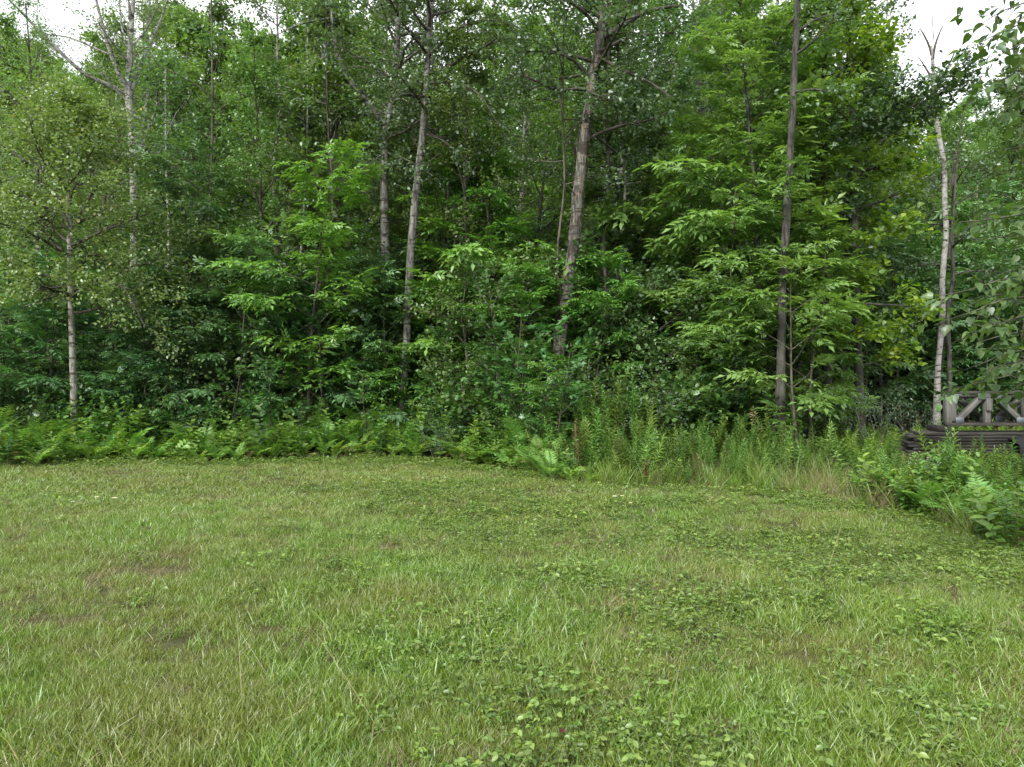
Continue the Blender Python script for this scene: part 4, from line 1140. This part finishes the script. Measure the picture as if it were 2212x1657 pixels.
def berry_plant(seed, n=11, size=.018, h=.04):
    rng = np.random.default_rng(seed); g = Geo()
    for i in range(n):
        az = rng.uniform(0, 6.28); r = rng.uniform(.02, .12); p = np.array((r * math.cos(az), r * math.sin(az), h * rng.uniform(.4, 1.4)))
        tube(g, [(0, 0, 0), p * (.6, .6, .7), p], .0012, 3)
        t0 = rng.normal(.45, .2)
        for k in (-1.25, 0, 1.25):
            a = az + k + rng.normal(0, .1); s = size * rng.uniform(.8, 1.25)
            place(g, OVATE_B, p, (math.cos(a), math.sin(a), rng.normal(.02, .15)), unit(UP + rng.normal(0, .45, 3)), s, np.clip(t0 + rng.normal(0, .12), 0, 1))
    return g.mesh("berry", M['berry'])


lawn_meshes = ([blade_tuft(1000 + i, 104, .050, .0027, .10, M['grass'], .28, .4) for i in range(4)]                         # 0-3 olive lawn
               + [blade_tuft(1010 + i, 78, .062, .0033, .09, M['grass_lush'], .25, .4) for i in range(3)]                 # 4-6 lush
               + [blade_tuft(1020 + i, 44, .055, .0028, .11, M['straw'], .9, .6) for i in range(2)]                  # 7-8 dry thatch
               + [blade_tuft(1030 + i, 60, .055, .006, .15, M['grass'], .5) for i in range(3)])                    # 9-11 mown far lawn
lawn_coll = proto(lawn_meshes, "lawn_tuft")
rl = np.random.default_rng(66)


def lawn_points(n_per_m2, y0, y1, rng):
    A = .75 * (y1 ** 2 - y0 ** 2) + .8 * (y1 - y0)
    n = int(A * n_per_m2)
    Y = np.sqrt(rng.uniform(y0 ** 2, y1 ** 2, n)); X = rng.uniform(-1, 1, n) * (.745 * Y + .3)
    return X, Y


P, RO, SC, IX = [], [], [], []
for y0, y1, dens in ((1.9, 4.0, 230), (4.0, 7.0, 150), (7.0, 10.0, 100), (10.0, 15.4, 64)):
    X, Y = lawn_points(dens, y0, y1, rl)
    u = u_of(X, Y); k = Y < edge_Y(u) + .35; X, Y, u = X[k], Y[k], u[k]
    bare = vnoise(X, Y, .55, 1) * .6 + vnoise(X, Y, .2, 2) * .4
    left_bare = (u < 420) & (Y > 3.6) & (Y < 8.5)
    gone = (bare < np.where(left_bare, .30, .13)) & (Y < 9); k = ~(gone & (rl.random(len(X)) < .25)); X, Y, u, gone = X[k], Y[k], u[k], gone[k]
    n = len(X); r = rl.random(n)
    lush = np.clip((vnoise(X, Y, .9, 3) - .45) * 2.5 + np.where((u > 1100) & (Y < 5), .35, 0) + np.where((u < 900) & (Y < 5), .05, 0), 0, .9)
    dry = np.clip((vnoise(X, Y, .8, 4) - .5) * 1.1, 0, .4) + .06 + np.where((u > 1500) & (u < 1950) & (Y > 8.2), .35, 0)
    ix = np.where(r < dry, 7 + rl.integers(0, 2, n), np.where(r < dry + lush * (1 - dry), 4 + rl.integers(0, 3, n), rl.integers(0, 4, n)))
    ix = np.where(gone & (rl.random(n) < .72), 7 + rl.integers(0, 2, n), ix)
    ix = np.where((Y > 8.5) & (ix < 4) | (Y > 10) & (ix < 7), 9 + rl.integers(0, 3, n), ix)
    sc = rl.uniform(.75, 1.25, n) * (.8 + .5 * vnoise(X, Y, .7, 6)) * np.where(Y > 8.5, .9, 1) * np.where(gone, .7, 1)
    P.append(np.stack([X, Y, gz(X, Y)], -1)); RO.append(np.c_[rl.normal(0, .08, (n, 2)), rl.uniform(0, 6.28, n)]); SC.append(sc); IX.append(ix)
o = gn_scatter("grass", np.concatenate(P), np.concatenate(RO), np.concatenate(SC), np.concatenate(IX), lawn_coll)
tag(o, "short mown olive-green grass of the lawn", "grass", kind="stuff")

# wild strawberry leaves creeping through the grass
berry_coll = proto([berry_plant(1100 + i, 11) for i in range(4)] + [berry_plant(1110, 5, .028, .07)], "berry_plant")
X, Y = lawn_points(125, 1.9, 11.2, rl); u = u_of(X, Y)
prob = np.clip((vnoise(X, Y, .7, 8) * .7 + vnoise(X, Y, .25, 9) * .3 - .26) * 2.4, .06, 1) * np.clip((u - 500) / 800, .05, 1.0)
k = (rl.random(len(X)) < prob) & (Y < edge_Y(u)); X, Y = X[k], Y[k]; n = len(X)
o = gn_scatter("strawberry_leaves", np.stack([X, Y, gz(X, Y)], -1), np.c_[rl.normal(0, .1, (n, 2)), rl.uniform(0, 6.28, n)], rl.uniform(.75, 1.35, n) * 1.12, rl.integers(0, 5, n), berry_coll)
tag(o, "yellow-green strawberry leaves creeping through the lawn's right half", "ground cover", kind="stuff")

# small yellow-green leaves carpeting the foot of the fern bank
Xc, Yc, Uc = [], [], rl.uniform(150, 1180, 520)
Yc = edge_Y(Uc) - np.abs(rl.normal(0, .45, 520)) + .15; Xc = (Uc - CU) / F * Yc; n = 520
o = gn_scatter("creeping_leaves", np.stack([Xc, Yc, gz(Xc, Yc)], -1), np.c_[rl.normal(0, .1, (n, 2)), rl.uniform(0, 6.28, n)], rl.uniform(1.0, 2.0, n), rl.integers(0, 5, n), berry_coll)
tag(o, "yellow-green leaves creeping out from the fern bank onto the lawn", "ground cover", kind="stuff")

# dead dark stems standing in the lawn
stub_coll = proto([blade_tuft(1200 + i, 7, .17, .0032, .09, M['stubble'], .12, .1) for i in range(3)], "stub_tuft")
X, Y = lawn_points(20, 2.6, 10.2, rl); u = u_of(X, Y)
prob = np.clip((vnoise(X, Y, 1.0, 12) - .35) * 2, 0, 1) * np.exp(-((u - 1350) / 480) ** 2)
k = (rl.random(len(X)) < prob) & (Y < edge_Y(u)); X, Y = X[k], Y[k]; n = len(X)
o = gn_scatter("dead_stems", np.stack([X, Y, gz(X, Y)], -1), np.c_[rl.normal(0, .1, (n, 2)), rl.uniform(0, 6.28, n)], rl.uniform(.6, 1.2, n), rl.integers(0, 3, n), stub_coll)
tag(o, "dark dead stems poking up through the middle of the lawn", "dead stems", kind="stuff")

# tall dry grass between the lawn and the weeds, right
tall_coll = proto([blade_tuft(1300 + i, 30, .42, .0045, .10, M['straw'], .25, .5) for i in range(2)] + [blade_tuft(1310 + i, 30, .45, .006, .10, M['grass_lush'], .25, .5) for i in range(2)]
                  + [blade_tuft(1320, 34, .34, .006, .12, M['grass_lush'], .3, .5)], "tall_tuft")
PP = []
for i in range(620):
    u = rl.uniform(1270, 2230); Y = float(edge_Y(u)) + (rl.uniform(-.35, 1.9) if 1600 < u < 1900 else rl.uniform(-.15, .5))
    if (u < 1600 and rl.random() < .6) or (u > 1920 and rl.random() < .75): continue
    PP.append(((u - CU) / F * Y, Y, u))
for i in range(230):
    u = rl.uniform(-100, 1270); Y = float(edge_Y(u)) + rl.uniform(-.1, .3); PP.append(((u - CU) / F * Y, Y, u))
PP = np.array(PP); n = len(PP)
dryp = np.where((PP[:, 2] > 1660) & (PP[:, 2] < 1930), .62, .12)
ix = np.where(rl.random(n) < dryp, rl.integers(0, 2, n), rl.integers(2, 5, n))
o = gn_scatter("tall_grass", np.stack([PP[:, 0], PP[:, 1], gz(PP[:, 0], PP[:, 1])], -1), np.c_[rl.normal(0, .1, (n, 2)), rl.uniform(0, 6.28, n)],
               rl.uniform(.45, 1.1, n) * np.where(PP[:, 2] < 1270, .42, 1), ix, tall_coll)
tag(o, "tall straw-coloured grass between the lawn and the weeds", "tall grass", kind="stuff")

# long single straws lying over and standing in the near grass
straw_g = [blade_tuft(1400 + i, 2, .30, .0022, .03, M['straw'], .5 + .5 * i, .5) for i in range(3)]
X, Y = lawn_points(4.5, 2.0, 7.0, rl); n = len(X)
o = gn_scatter("seed_straws", np.stack([X, Y, gz(X, Y)], -1), np.c_[rl.normal(0, .3, (n, 2)), rl.uniform(0, 6.28, n)], rl.uniform(.6, 1.3, n), rl.integers(0, 3, n), proto(straw_g, "straw"))
tag(o, "long pale dry straws standing and lying in the near lawn", "straws", kind="stuff")

# ------------------------------------------------------------------ flowers and single leaves
def daisy_parts():
    st = Geo(); tube(st, [(0, 0, 0), (.004, .003, .06), (0, 0, .12)], .0018, 4)
    pe = Geo()
    v, f = RHOMB
    a = np.arange(14) * 6.283 / 14
    place(pe, (v * (1, .75, 1), f), np.stack([np.cos(a) * .006, np.sin(a) * .006, np.full(14, .12)], -1), np.stack([np.cos(a), np.sin(a), np.full(14, .05)], -1), UP, .024, .5)
    di = Geo(); k = 8; b = np.arange(k) * 6.283 / k
    V = np.concatenate([np.stack([np.cos(b) * .008, np.sin(b) * .008, np.full(k, .121)], -1), np.stack([np.cos(b) * .006, np.sin(b) * .006, np.full(k, .125)], -1), [(0, 0, .127)]])
    j = np.arange(k); j2 = (j + 1) % k
    di.add(V, T=np.stack([k + j, k + j2, np.full(k, 2 * k)], -1), Q=np.stack([j, j2, k + j2, k + j], -1))
    return [("stem", st.mesh("daisy_stem", M['golden']), None), ("petals", pe.mesh("daisy_petals", M['daisy']), None), ("disc", di.mesh("daisy_disc", M['disc']), None)]


DAISY = daisy_parts()
for u, v, sc, lab in ((247, 1090, 1.25, "largest white daisy in the far left of the lawn"), (209, 1082, 1.0, "white daisy just left of and behind the largest one"), (157, 1095, .9, "leftmost white daisy of the lawn"),
                      (166, 1064, .6, "tiny white daisy nearest the left fern bank"), (1327, 1086, 1.0, "white daisy of a pair below the fern corner, left one"), (1343, 1086, 1.0, "white daisy of a pair below the fern corner, right one"),
                      (1362, 1096, .9, "white daisy just in front of the pair below the fern corner"), (727, 1050, .8, "white daisy in the middle of the far lawn"), (1066, 1066, .7, "small white daisy left of the fern corner"),
                      (653, 1050, .6, "small white daisy in the far lawn below the ash saplings"), (1064, 1102, .7, "small white daisy in the green grass left of the dead stems"), (1285, 1046, .8, "white daisy against the goldenrod at the fern corner")):
    Y = EYE * F / (v + 8 - CV); x = (u - CU) / F * Y
    plant(DAISY, "daisy", lab, "flower", "white daisies in the lawn", (x, Y, float(gz(x, Y))), rm.uniform(0, 6.28), sc)
# small white asters in the weeds
def aster_parts(seed):
    rng = np.random.default_rng(seed); st, pe = Geo(), Geo()
    for i in range(9):
        a = rng.uniform(0, 6.28); r = rng.uniform(.02, .14); top = np.array((r * math.cos(a), r * math.sin(a), .95 + rng.uniform(-.12, .1)))
        tube(st, [(0, 0, 0), (0, 0, .7), top * (.5, .5, .93), top], .0016, 3)
        b = np.arange(8) * .785
        place(pe, RHOMB, np.repeat(top[None], 8, 0), np.stack([np.cos(b), np.sin(b), np.full(8, .2)], -1), UP, .017, .5)
    return [("stems", st.mesh("aster_stems", M['golden']), None), ("flowers", pe.mesh("aster_flowers", M['daisy']), None)]


AST = aster_parts(1)
for u, Y, sc, lab in ((1993, 8.5, .72, "white asters in front of the lumber pile's left end"), (2020, 8.3, .68, "white asters below the middle of the lumber pile"), (1345, 12.6, .95, "white asters above the goldenrod right of the poplar"),
                      (1365, 13.0, .95, "white asters beside the other asters right of the poplar"), (1965, 8.9, .62, "low white asters left of the lumber pile")):
    plant(AST, "aster_plant", lab, "flower", "white asters in the weeds", ground_at(u, Y), rm.uniform(0, 6.28), sc)

# reddish-brown dead dock stalk before the goldenrod
g = Geo(); rs = np.random.default_rng(8)
q = walk(rs, (0, 0, 0), (.1, 0, 1), .48, 6, .09); tube(g, q, np.linspace(.006, .003, 7), 4)
g2 = Geo(); t = rs.uniform(.45, 1, 90); p_, d_ = along(q, t)
place(g2, DIAM, p_ + rs.normal(0, .015, (90, 3)), unit(rs.normal(0, 1, (90, 3)) + (0, 0, .5)), unit(rs.normal(0, 1, (90, 3))), .03, rs.random(90))
plant([("stem", g.mesh("dock_stem", M['stubble']), None), ("seed_head", g2.mesh("dock_seeds", leaf_mat("rusty_seeds", [(0, (.05, .022, .012)), (1, (.10, .045, .02))], .1, .02, (1, 1, 1))), None)],
      "dead_stalk", "dark reddish-brown dead dock stalk at the front of the goldenrod", "plant", None, ground_at(1398, 10.6))
# single red and yellow leaves low in the grass
rl_g = Geo(); place(rl_g, HEART, (0, 0, .05), (1, 0, .1), (0, 0, 1), .05, .5)
RED = rl_g.mesh("red_leaf", M['red_leaf']); YEL = rl_g.mesh("yellow_leaf", M['yellow_leaf'])
for u, v, me, nm, lab, s in ((1225, 1600, RED, "red_leaf", "dark red leaf in the grass near the bottom edge", .7), (1310, 1345, RED, "red_leaf", "red leaf among strawberry leaves in the middle of the lawn", .6), (940, 1450, RED, "red_leaf", "small red leaf left of the middle of the near lawn", .55),
                             (1072, 1480, RED, "red_leaf", "small red leaf right below the middle of the near lawn", .55), (108, 1530, YEL, "yellow_leaf", "bright yellow-green leaf in the bottom left of the lawn", .7)):
    Y = EYE * F / (v - CV); x = (u - CU) / F * Y
    o = obj(nm, me); o.location = (x, Y, float(gz(x, Y)) + .02); o.rotation_euler = (-.5, .2, rm.uniform(0, 6.28)); o.scale = (s, s, s); tag(o, lab, "leaf")

# ------------------------------------------------------------------ wooden trusses on a pile of lumber
def wood_mat(name, a, b):
    m, nt, N, L = new_mat(name)
    out = N.new("ShaderNodeOutputMaterial"); bs = N.new("ShaderNodeBsdfPrincipled"); bs.inputs["Roughness"].default_value = .85; bs.inputs["Specular IOR Level"].default_value = .2
    co = N.new("ShaderNodeTexCoord"); mp = N.new("ShaderNodeMapping"); mp.inputs["Scale"].default_value = (2.5, 40, 40)
    L.new(co.outputs["Object"], mp.inputs["Vector"])
    n1 = N.new("ShaderNodeTexNoise"); n1.inputs["Scale"].default_value = 1; n1.inputs["Detail"].default_value = 6; L.new(mp.outputs[0], n1.inputs["Vector"])
    n2 = N.new("ShaderNodeTexNoise"); n2.inputs["Scale"].default_value = 3; n2.inputs["Detail"].default_value = 5; L.new(co.outputs["Object"], n2.inputs["Vector"])
    ad = N.new("ShaderNodeMath"); ad.operation = 'ADD'; L.new(n1.outputs["Fac"], ad.inputs[0]); L.new(n2.outputs["Fac"], ad.inputs[1])
    hf = N.new("ShaderNodeMath"); hf.operation = 'MULTIPLY'; hf.inputs[1].default_value = .5; L.new(ad.outputs[0], hf.inputs[0])
    oi = N.new("ShaderNodeObjectInfo"); ma = N.new("ShaderNodeMath"); ma.operation = 'MULTIPLY_ADD'; ma.inputs[1].default_value = .16; L.new(oi.outputs["Random"], ma.inputs[0]); L.new(hf.outputs[0], ma.inputs[2])
    sb = N.new("ShaderNodeMath"); sb.operation = 'SUBTRACT'; sb.inputs[1].default_value = .08; L.new(ma.outputs[0], sb.inputs[0])
    rp = ramp(N, [(.36, a), (.64, b)]); L.new(sb.outputs[0], rp.inputs["Fac"]); L.new(rp.outputs["Color"], bs.inputs["Base Color"])
    bp = N.new("ShaderNodeBump"); bp.inputs["Strength"].default_value = .5; bp.inputs["Distance"].default_value = .004; L.new(n1.outputs["Fac"], bp.inputs["Height"]); L.new(bp.outputs[0], bs.inputs["Normal"])
    L.new(bs.outputs[0], out.inputs["Surface"])
    return m


M['timber'] = wood_mat("weathered_timber", (.042, .041, .037), (.145, .143, .131))
M['timber_dark'] = wood_mat("dark_timber", (.014, .013, .012), (.060, .056, .050))  # darker timber tone for chords, planks and bearers
m_, nt, N, L = new_mat("nail_plate_steel")
out = N.new("ShaderNodeOutputMaterial"); bs = N.new("ShaderNodeBsdfPrincipled"); bs.inputs["Metallic"].default_value = .6; bs.inputs["Roughness"].default_value = .55
co = N.new("ShaderNodeTexCoord"); wv = N.new("ShaderNodeTexWave"); wv.inputs["Scale"].default_value = 22; wv.inputs["Distortion"].default_value = .6
L.new(co.outputs["Object"], wv.inputs["Vector"]); rp = ramp(N, [(.25, (.045, .052, .058)), (.75, (.20, .22, .235))]); L.new(wv.outputs["Fac"], rp.inputs["Fac"]); L.new(rp.outputs["Color"], bs.inputs["Base Color"])
bp = N.new("ShaderNodeBump"); bp.inputs["Strength"].default_value = .6; bp.inputs["Distance"].default_value = .004; L.new(wv.outputs["Fac"], bp.inputs["Height"]); L.new(bp.outputs[0], bs.inputs["Normal"])
L.new(bs.outputs[0], out.inputs["Surface"]); M['plate'] = m_


def board(name, L_, w, h, mat, parent, loc, rot=(0, 0, 0), bev=.004):
    """a bevelled board: L_ along x, w along y, h along z, centred"""
    c = bev; x, y, z = L_ / 2, w / 2, h / 2
    ring = np.array([(-y + c, -z), (y - c, -z), (y, -z + c), (y, z - c), (y - c, z), (-y + c, z), (-y, z - c), (-y, -z + c)])
    V = np.concatenate([np.c_[np.full(8, s), ring * k] for s, k in ((-x, .97), (-x + c, 1), (x - c, 1), (x, .97))])
    Q = [(i * 8 + j, i * 8 + (j + 1) % 8, i * 8 + 8 + (j + 1) % 8, i * 8 + 8 + j) for i in range(3) for j in range(8)]
    T = [(0, j + 1, j) for j in range(1, 7)] + [(24, 24 + j, 24 + j + 1) for j in range(1, 7)]
    g = Geo(); g.add(V, T=T, Q=Q)
    o = obj(name, g.mesh(name, M[mat]), parent); o.location = loc; o.rotation_euler = rot
    return o


def truss(x0, y0, z0, length, h, panel, label, light_web=True, flip=0):
    e = empty("floor_truss", (x0, y0, z0)); tag(e, label, "truss", "floor trusses stacked on the lumber pile")
    th, wd = .042, .089
    board("bottom_chord", length, wd, th, 'timber_dark', e, (length / 2, 0, th / 2))
    board("top_chord", length, wd, th, 'timber_dark', e, (length / 2, 0, h - th / 2))
    hh = h - 2 * th - .004
    n = int(length / panel) + 1
    for i in range(n):
        px = .02 + i * panel
        if px > length - .03: break
        board("post", hh, wd - .006, .066, 'timber', e, (px + .014, 0, h / 2), (0, math.pi / 2, 0))
        if i == 0: board("post", hh - .05, wd - .020, .062, 'timber', e, (px + .082, 0, h / 2), (0, math.pi / 2, 0))
        x1, x2 = px + .13, px + panel - .05
        if x2 < length:
            a = math.atan2(hh - .04, x2 - x1); s = 1 if (i + flip) % 2 == 0 else -1
            board("web", math.hypot(x2 - x1, hh - .04) - .02, wd - .014, .068, 'timber', e, ((x1 + x2) / 2, 0, h / 2), (0, -a * s, 0))
            zz = (th + .035, h - th - .035)
            board("nail_plate", .12, .002, .085, 'plate', e, (x1 + .02, -wd / 2 - .002, zz[0] if s > 0 else zz[1]), bev=.0005)
            board("nail_plate", .15, .002, .085, 'plate', e, (x2 - .01, -wd / 2 - .002, zz[1] if s > 0 else zz[0]), bev=.0005)


TX = (2042 - CU) / F * 10.0
truss(TX, 10.0, 1.005, 3.6, .487, .54, "front grey timber truss with diagonal webs and steel plates", flip=0)
truss(TX + .10, 10.17, 1.005, 3.6, .425, .56, "middle grey timber truss, lower than the front one", flip=0)
truss(TX + .20, 10.36, 1.005, 3.6, .487, .60, "rear grey timber truss mostly hidden behind the other two", flip=1)
o = board("block", .17, .036, .078, 'timber', bpy.data.objects["floor_truss"], (.02 + .54 + .008, -.068, .30), (0, math.pi / 2, 0))
# lumber pile the trusses lie on
PX = (1963 - CU) / F * 10.0
lum = empty("lumber_pile", (PX, 10.15, .62)); tag(lum, "stack of weathered boards under the trusses in the weeds", "lumber pile")
rw = np.random.default_rng(4)
z = 0.0
for i in range(7):
    for j in range(3):
        board("plank", 4.2 + rw.uniform(-.1, .1), .135, .036, 'timber' if rw.random() < .07 else 'timber_dark', lum, (2.1 + rw.normal(0, .02) + (0 if i < 6 else .12) + j * .07, -.15 + j * .148 + rw.normal(0, .006), z + .02), (0, 0, rw.normal(0, .004)))
    z += .043
for x in (.5, 2.2, 3.8): board("cross_timber", .09, .45, .082, 'timber_dark', lum, (x, 0, z + .041))
for x in (.55, 2.3, 3.9): board("bearer", .14, .62, .58, 'timber_dark', lum, (x, 0, -.305))
# near-black sheet added in place of the deep shade under the trusses
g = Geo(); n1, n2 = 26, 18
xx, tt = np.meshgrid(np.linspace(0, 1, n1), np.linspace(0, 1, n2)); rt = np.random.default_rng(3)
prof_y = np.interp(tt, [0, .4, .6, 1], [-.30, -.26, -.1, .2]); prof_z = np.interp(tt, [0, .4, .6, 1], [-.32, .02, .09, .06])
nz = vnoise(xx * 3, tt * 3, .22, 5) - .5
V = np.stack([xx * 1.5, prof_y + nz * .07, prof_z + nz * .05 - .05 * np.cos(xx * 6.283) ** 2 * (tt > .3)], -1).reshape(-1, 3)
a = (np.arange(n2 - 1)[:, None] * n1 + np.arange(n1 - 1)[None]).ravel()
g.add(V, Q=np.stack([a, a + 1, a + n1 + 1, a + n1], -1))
m_, nt, N, L = new_mat("painted_shade_black"); out = N.new("ShaderNodeOutputMaterial"); bs = N.new("ShaderNodeBsdfPrincipled")
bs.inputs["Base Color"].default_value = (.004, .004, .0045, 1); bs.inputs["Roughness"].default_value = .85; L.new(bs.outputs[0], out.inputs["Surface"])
o = obj("shade_sheet", g.mesh("shade_sheet", m_, True)); o.location = (PX + 1.34, 9.97, .80); tag(o, "near-black sheet standing in for deep shade under the trusses", "tarp")  # no real tarp: the sheet stands in for deep shade
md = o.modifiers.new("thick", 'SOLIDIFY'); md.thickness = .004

# ------------------------------------------------------------------ the near poplar whose branches reach in from the right
rn = np.random.default_rng(21)
base = np.array((4.75, 5.2, float(gz(4.75, 5.2))))
near = empty("poplar_tree", base); tag(near, "near poplar whose big-leaved branches hang in from the right edge", "tree")
tp = np.array([(0, 0, -.1), (.02, 0, 1.2), (-.03, .05, 2.6), (.02, 0, 4.2), (0, .05, 6.0), (.05, 0, 7.5)])
q, qr = resample(tp, np.array((.09, .075, .065, .05, .035, .015)), .2)
g = Geo(); tube(g, q, qr, 10, rn, .04); obj("trunk", g.mesh("near_trunk", M['bark_aspen'], True), near)
LV = [Geo() for _ in range(4)]
for i, gg in enumerate(LV):
    v, f = HEART
    vv = v.copy(); vv[:, 2] *= (1, 1.8, .5, 2.4)[i]; vv[:, 1] *= (1, .92, 1.08, .85)[i]
    place(gg, (vv, f), (.55, 0, -.12), (1, 0, -.25), UP, 1.0, (.25, .45, .6, .85)[i])
    gg.add([(0, -.008, 0), (0, .008, 0), (.57, 0, -.13)], T=[(0, 2, 1)], a=.9)
LEAF = [gg.mesh("leaf", M['near']) for gg in LV]
leaf_spots = []
# branch tips as (u, v, depth), starting height on the trunk
BR = [((2150, 15, 5.0), 4.3), ((2105, 60, 4.9), 3.9), ((2085, 110, 5.2), 3.7), ((2140, 130, 4.6), 3.6), ((2115, 200, 5.0), 3.4), ((2160, 235, 4.8), 3.3), ((2180, 60, 4.4), 4.0), ((2200, 150, 4.5), 3.6), ((2065, -40, 5.2), 4.2), ((2140, 270, 5.5), 3.1),
      ((2070, 480, 4.7), 2.5), ((2120, 520, 4.9), 2.3), ((2030, 640, 5.0), 2.2), ((2050, 690, 4.8), 2.0), ((2090, 660, 5.0), 2.1), ((2110, 740, 4.6), 1.7), ((2080, 800, 5.2), 1.7), ((2060, 840, 5.3), 1.5), ((2130, 800, 4.8), 1.6), ((2160, 700, 4.4), 1.9),
      ((2170, 850, 4.9), 1.5), ((2190, 600, 4.5), 2.2), ((2190, 760, 4.3), 1.7), ((2150, 380, 5.6), 2.8), ((2130, 330, 5.8), 3.0), ((2190, 450, 5.0), 2.5)]
for bi, (tip, h0) in enumerate(BR):
    a = np.array((np.interp(h0, q[:, 2], q[:, 0]), np.interp(h0, q[:, 2], q[:, 1]), h0)); b = pt(*tip) - base
    ts = np.linspace(0, 1, 9)[:, None]; up = .35 if tip[1] < 300 else .18
    pts_ = a * (1 - ts) + b * ts + UP * (np.sin(ts * math.pi) * up) + rn.normal(0, .03, (9, 3)) * np.sin(ts * math.pi)
    g = Geo(); Lb = np.linalg.norm(b - a); tube(g, pts_, np.linspace(.006 + .007 * Lb, .002, 9), 5)
    twl = [(pts_, .35, int(Lb * 8))]
    for k in range(int(Lb * 5)):
        f = rn.uniform(.3, .95); p, d = along(pts_, float(f)); sd = unit(rn.normal(0, 1, 3) * (1, 1, .5) + d * .6 + (0, 0, -.15)); l = rn.uniform(.2, .42)
        tw = walk(rn, p, sd, l, 4, .1, -.05); tube(g, tw, np.linspace(.003, .0015, 5), 3); twl.append((tw, .15, int(l * 20)))
    obj("limb", g.mesh("near_limb", M['bark_slim'], True), near)
    for tw, f0, m in twl:
        for k in range(m):
            p, d = along(tw, float(f0 + (1 - f0) * (k + rn.random()) / m))
            leaf_spots.append((p, unit(d * .4 + rn.normal(0, .8, 3) * (1, 1, .45) + (0, 0, -.25)), unit(UP + rn.normal(0, .42, 3)), rn.uniform(.055, .088) * (1 if tip[1] < 320 else .86)))
    for k in range(3): leaf_spots.append((pts_[-1], unit(rn.normal(0, .7, 3) + (pts_[-1] - pts_[-2]) * 6), unit(UP + rn.normal(0, .4, 3)), .08))


def in_view(p):
    w = p + base; u = u_of(w[0], w[1]); v = CV - F * (w[2] - EYE) / w[1]
    return u < 2205 and -10 < v < 900


seen = [s for s in leaf_spots if in_view(s[0])]; rest = [s for s in leaf_spots if not in_view(s[0])]
seen.sort(key=lambda s: -s[3] / (s[0][1] + base[1]))
for p, X, Nn, s in seen[:300]:
    B = unit(np.cross(Nn, X)); N2 = np.cross(X, B)
    o = obj("leaf", LEAF[int(rn.integers(4))], near)
    o.matrix_local = Matrix(((X[0] * s, B[0] * s, N2[0] * s, p[0]), (X[1] * s, B[1] * s, N2[1] * s, p[1]), (X[2] * s, B[2] * s, N2[2] * s, p[2]), (0, 0, 0, 1)))
rest = seen[300:] + rest
g = Geo(); tpl = LV[0].tris()
place(g, tpl, np.array([s[0] for s in rest]), np.array([s[1] for s in rest]), np.array([s[2] for s in rest]), np.array([s[3] for s in rest]), np.clip(rn.normal(.5, .25, len(rest)), 0, 1))
obj("foliage", g.mesh("near_foliage", M['near']), near, "stuff")
print("near leaves", len(seen), len(rest))

# ------------------------------------------------------------------ labels: count look-alikes from the left where that tells them apart
ORD = ("first", "second", "third", "fourth", "fifth", "sixth", "seventh", "eighth", "ninth", "tenth", "eleventh", "twelfth")
sets = {}
for o in COL.objects:
    if o.parent is None and o.get("group") in ("young trees filling the wood edge", "shrubs under the wood edge", "full trees behind the wood edge", "slender stems inside the wood", "low seedlings behind the fern bank", "trees against the sky at upper left"):
        sets.setdefault(o["label"], []).append(o)
for lab, os_ in sets.items():
    if 1 < len(os_) <= 12 and len(lab.split()) <= 13:
        os_.sort(key=lambda o: o.location.x / o.location.y)
        for i, o in enumerate(os_): o["label"] = lab + ", " + ORD[i] + " from left"
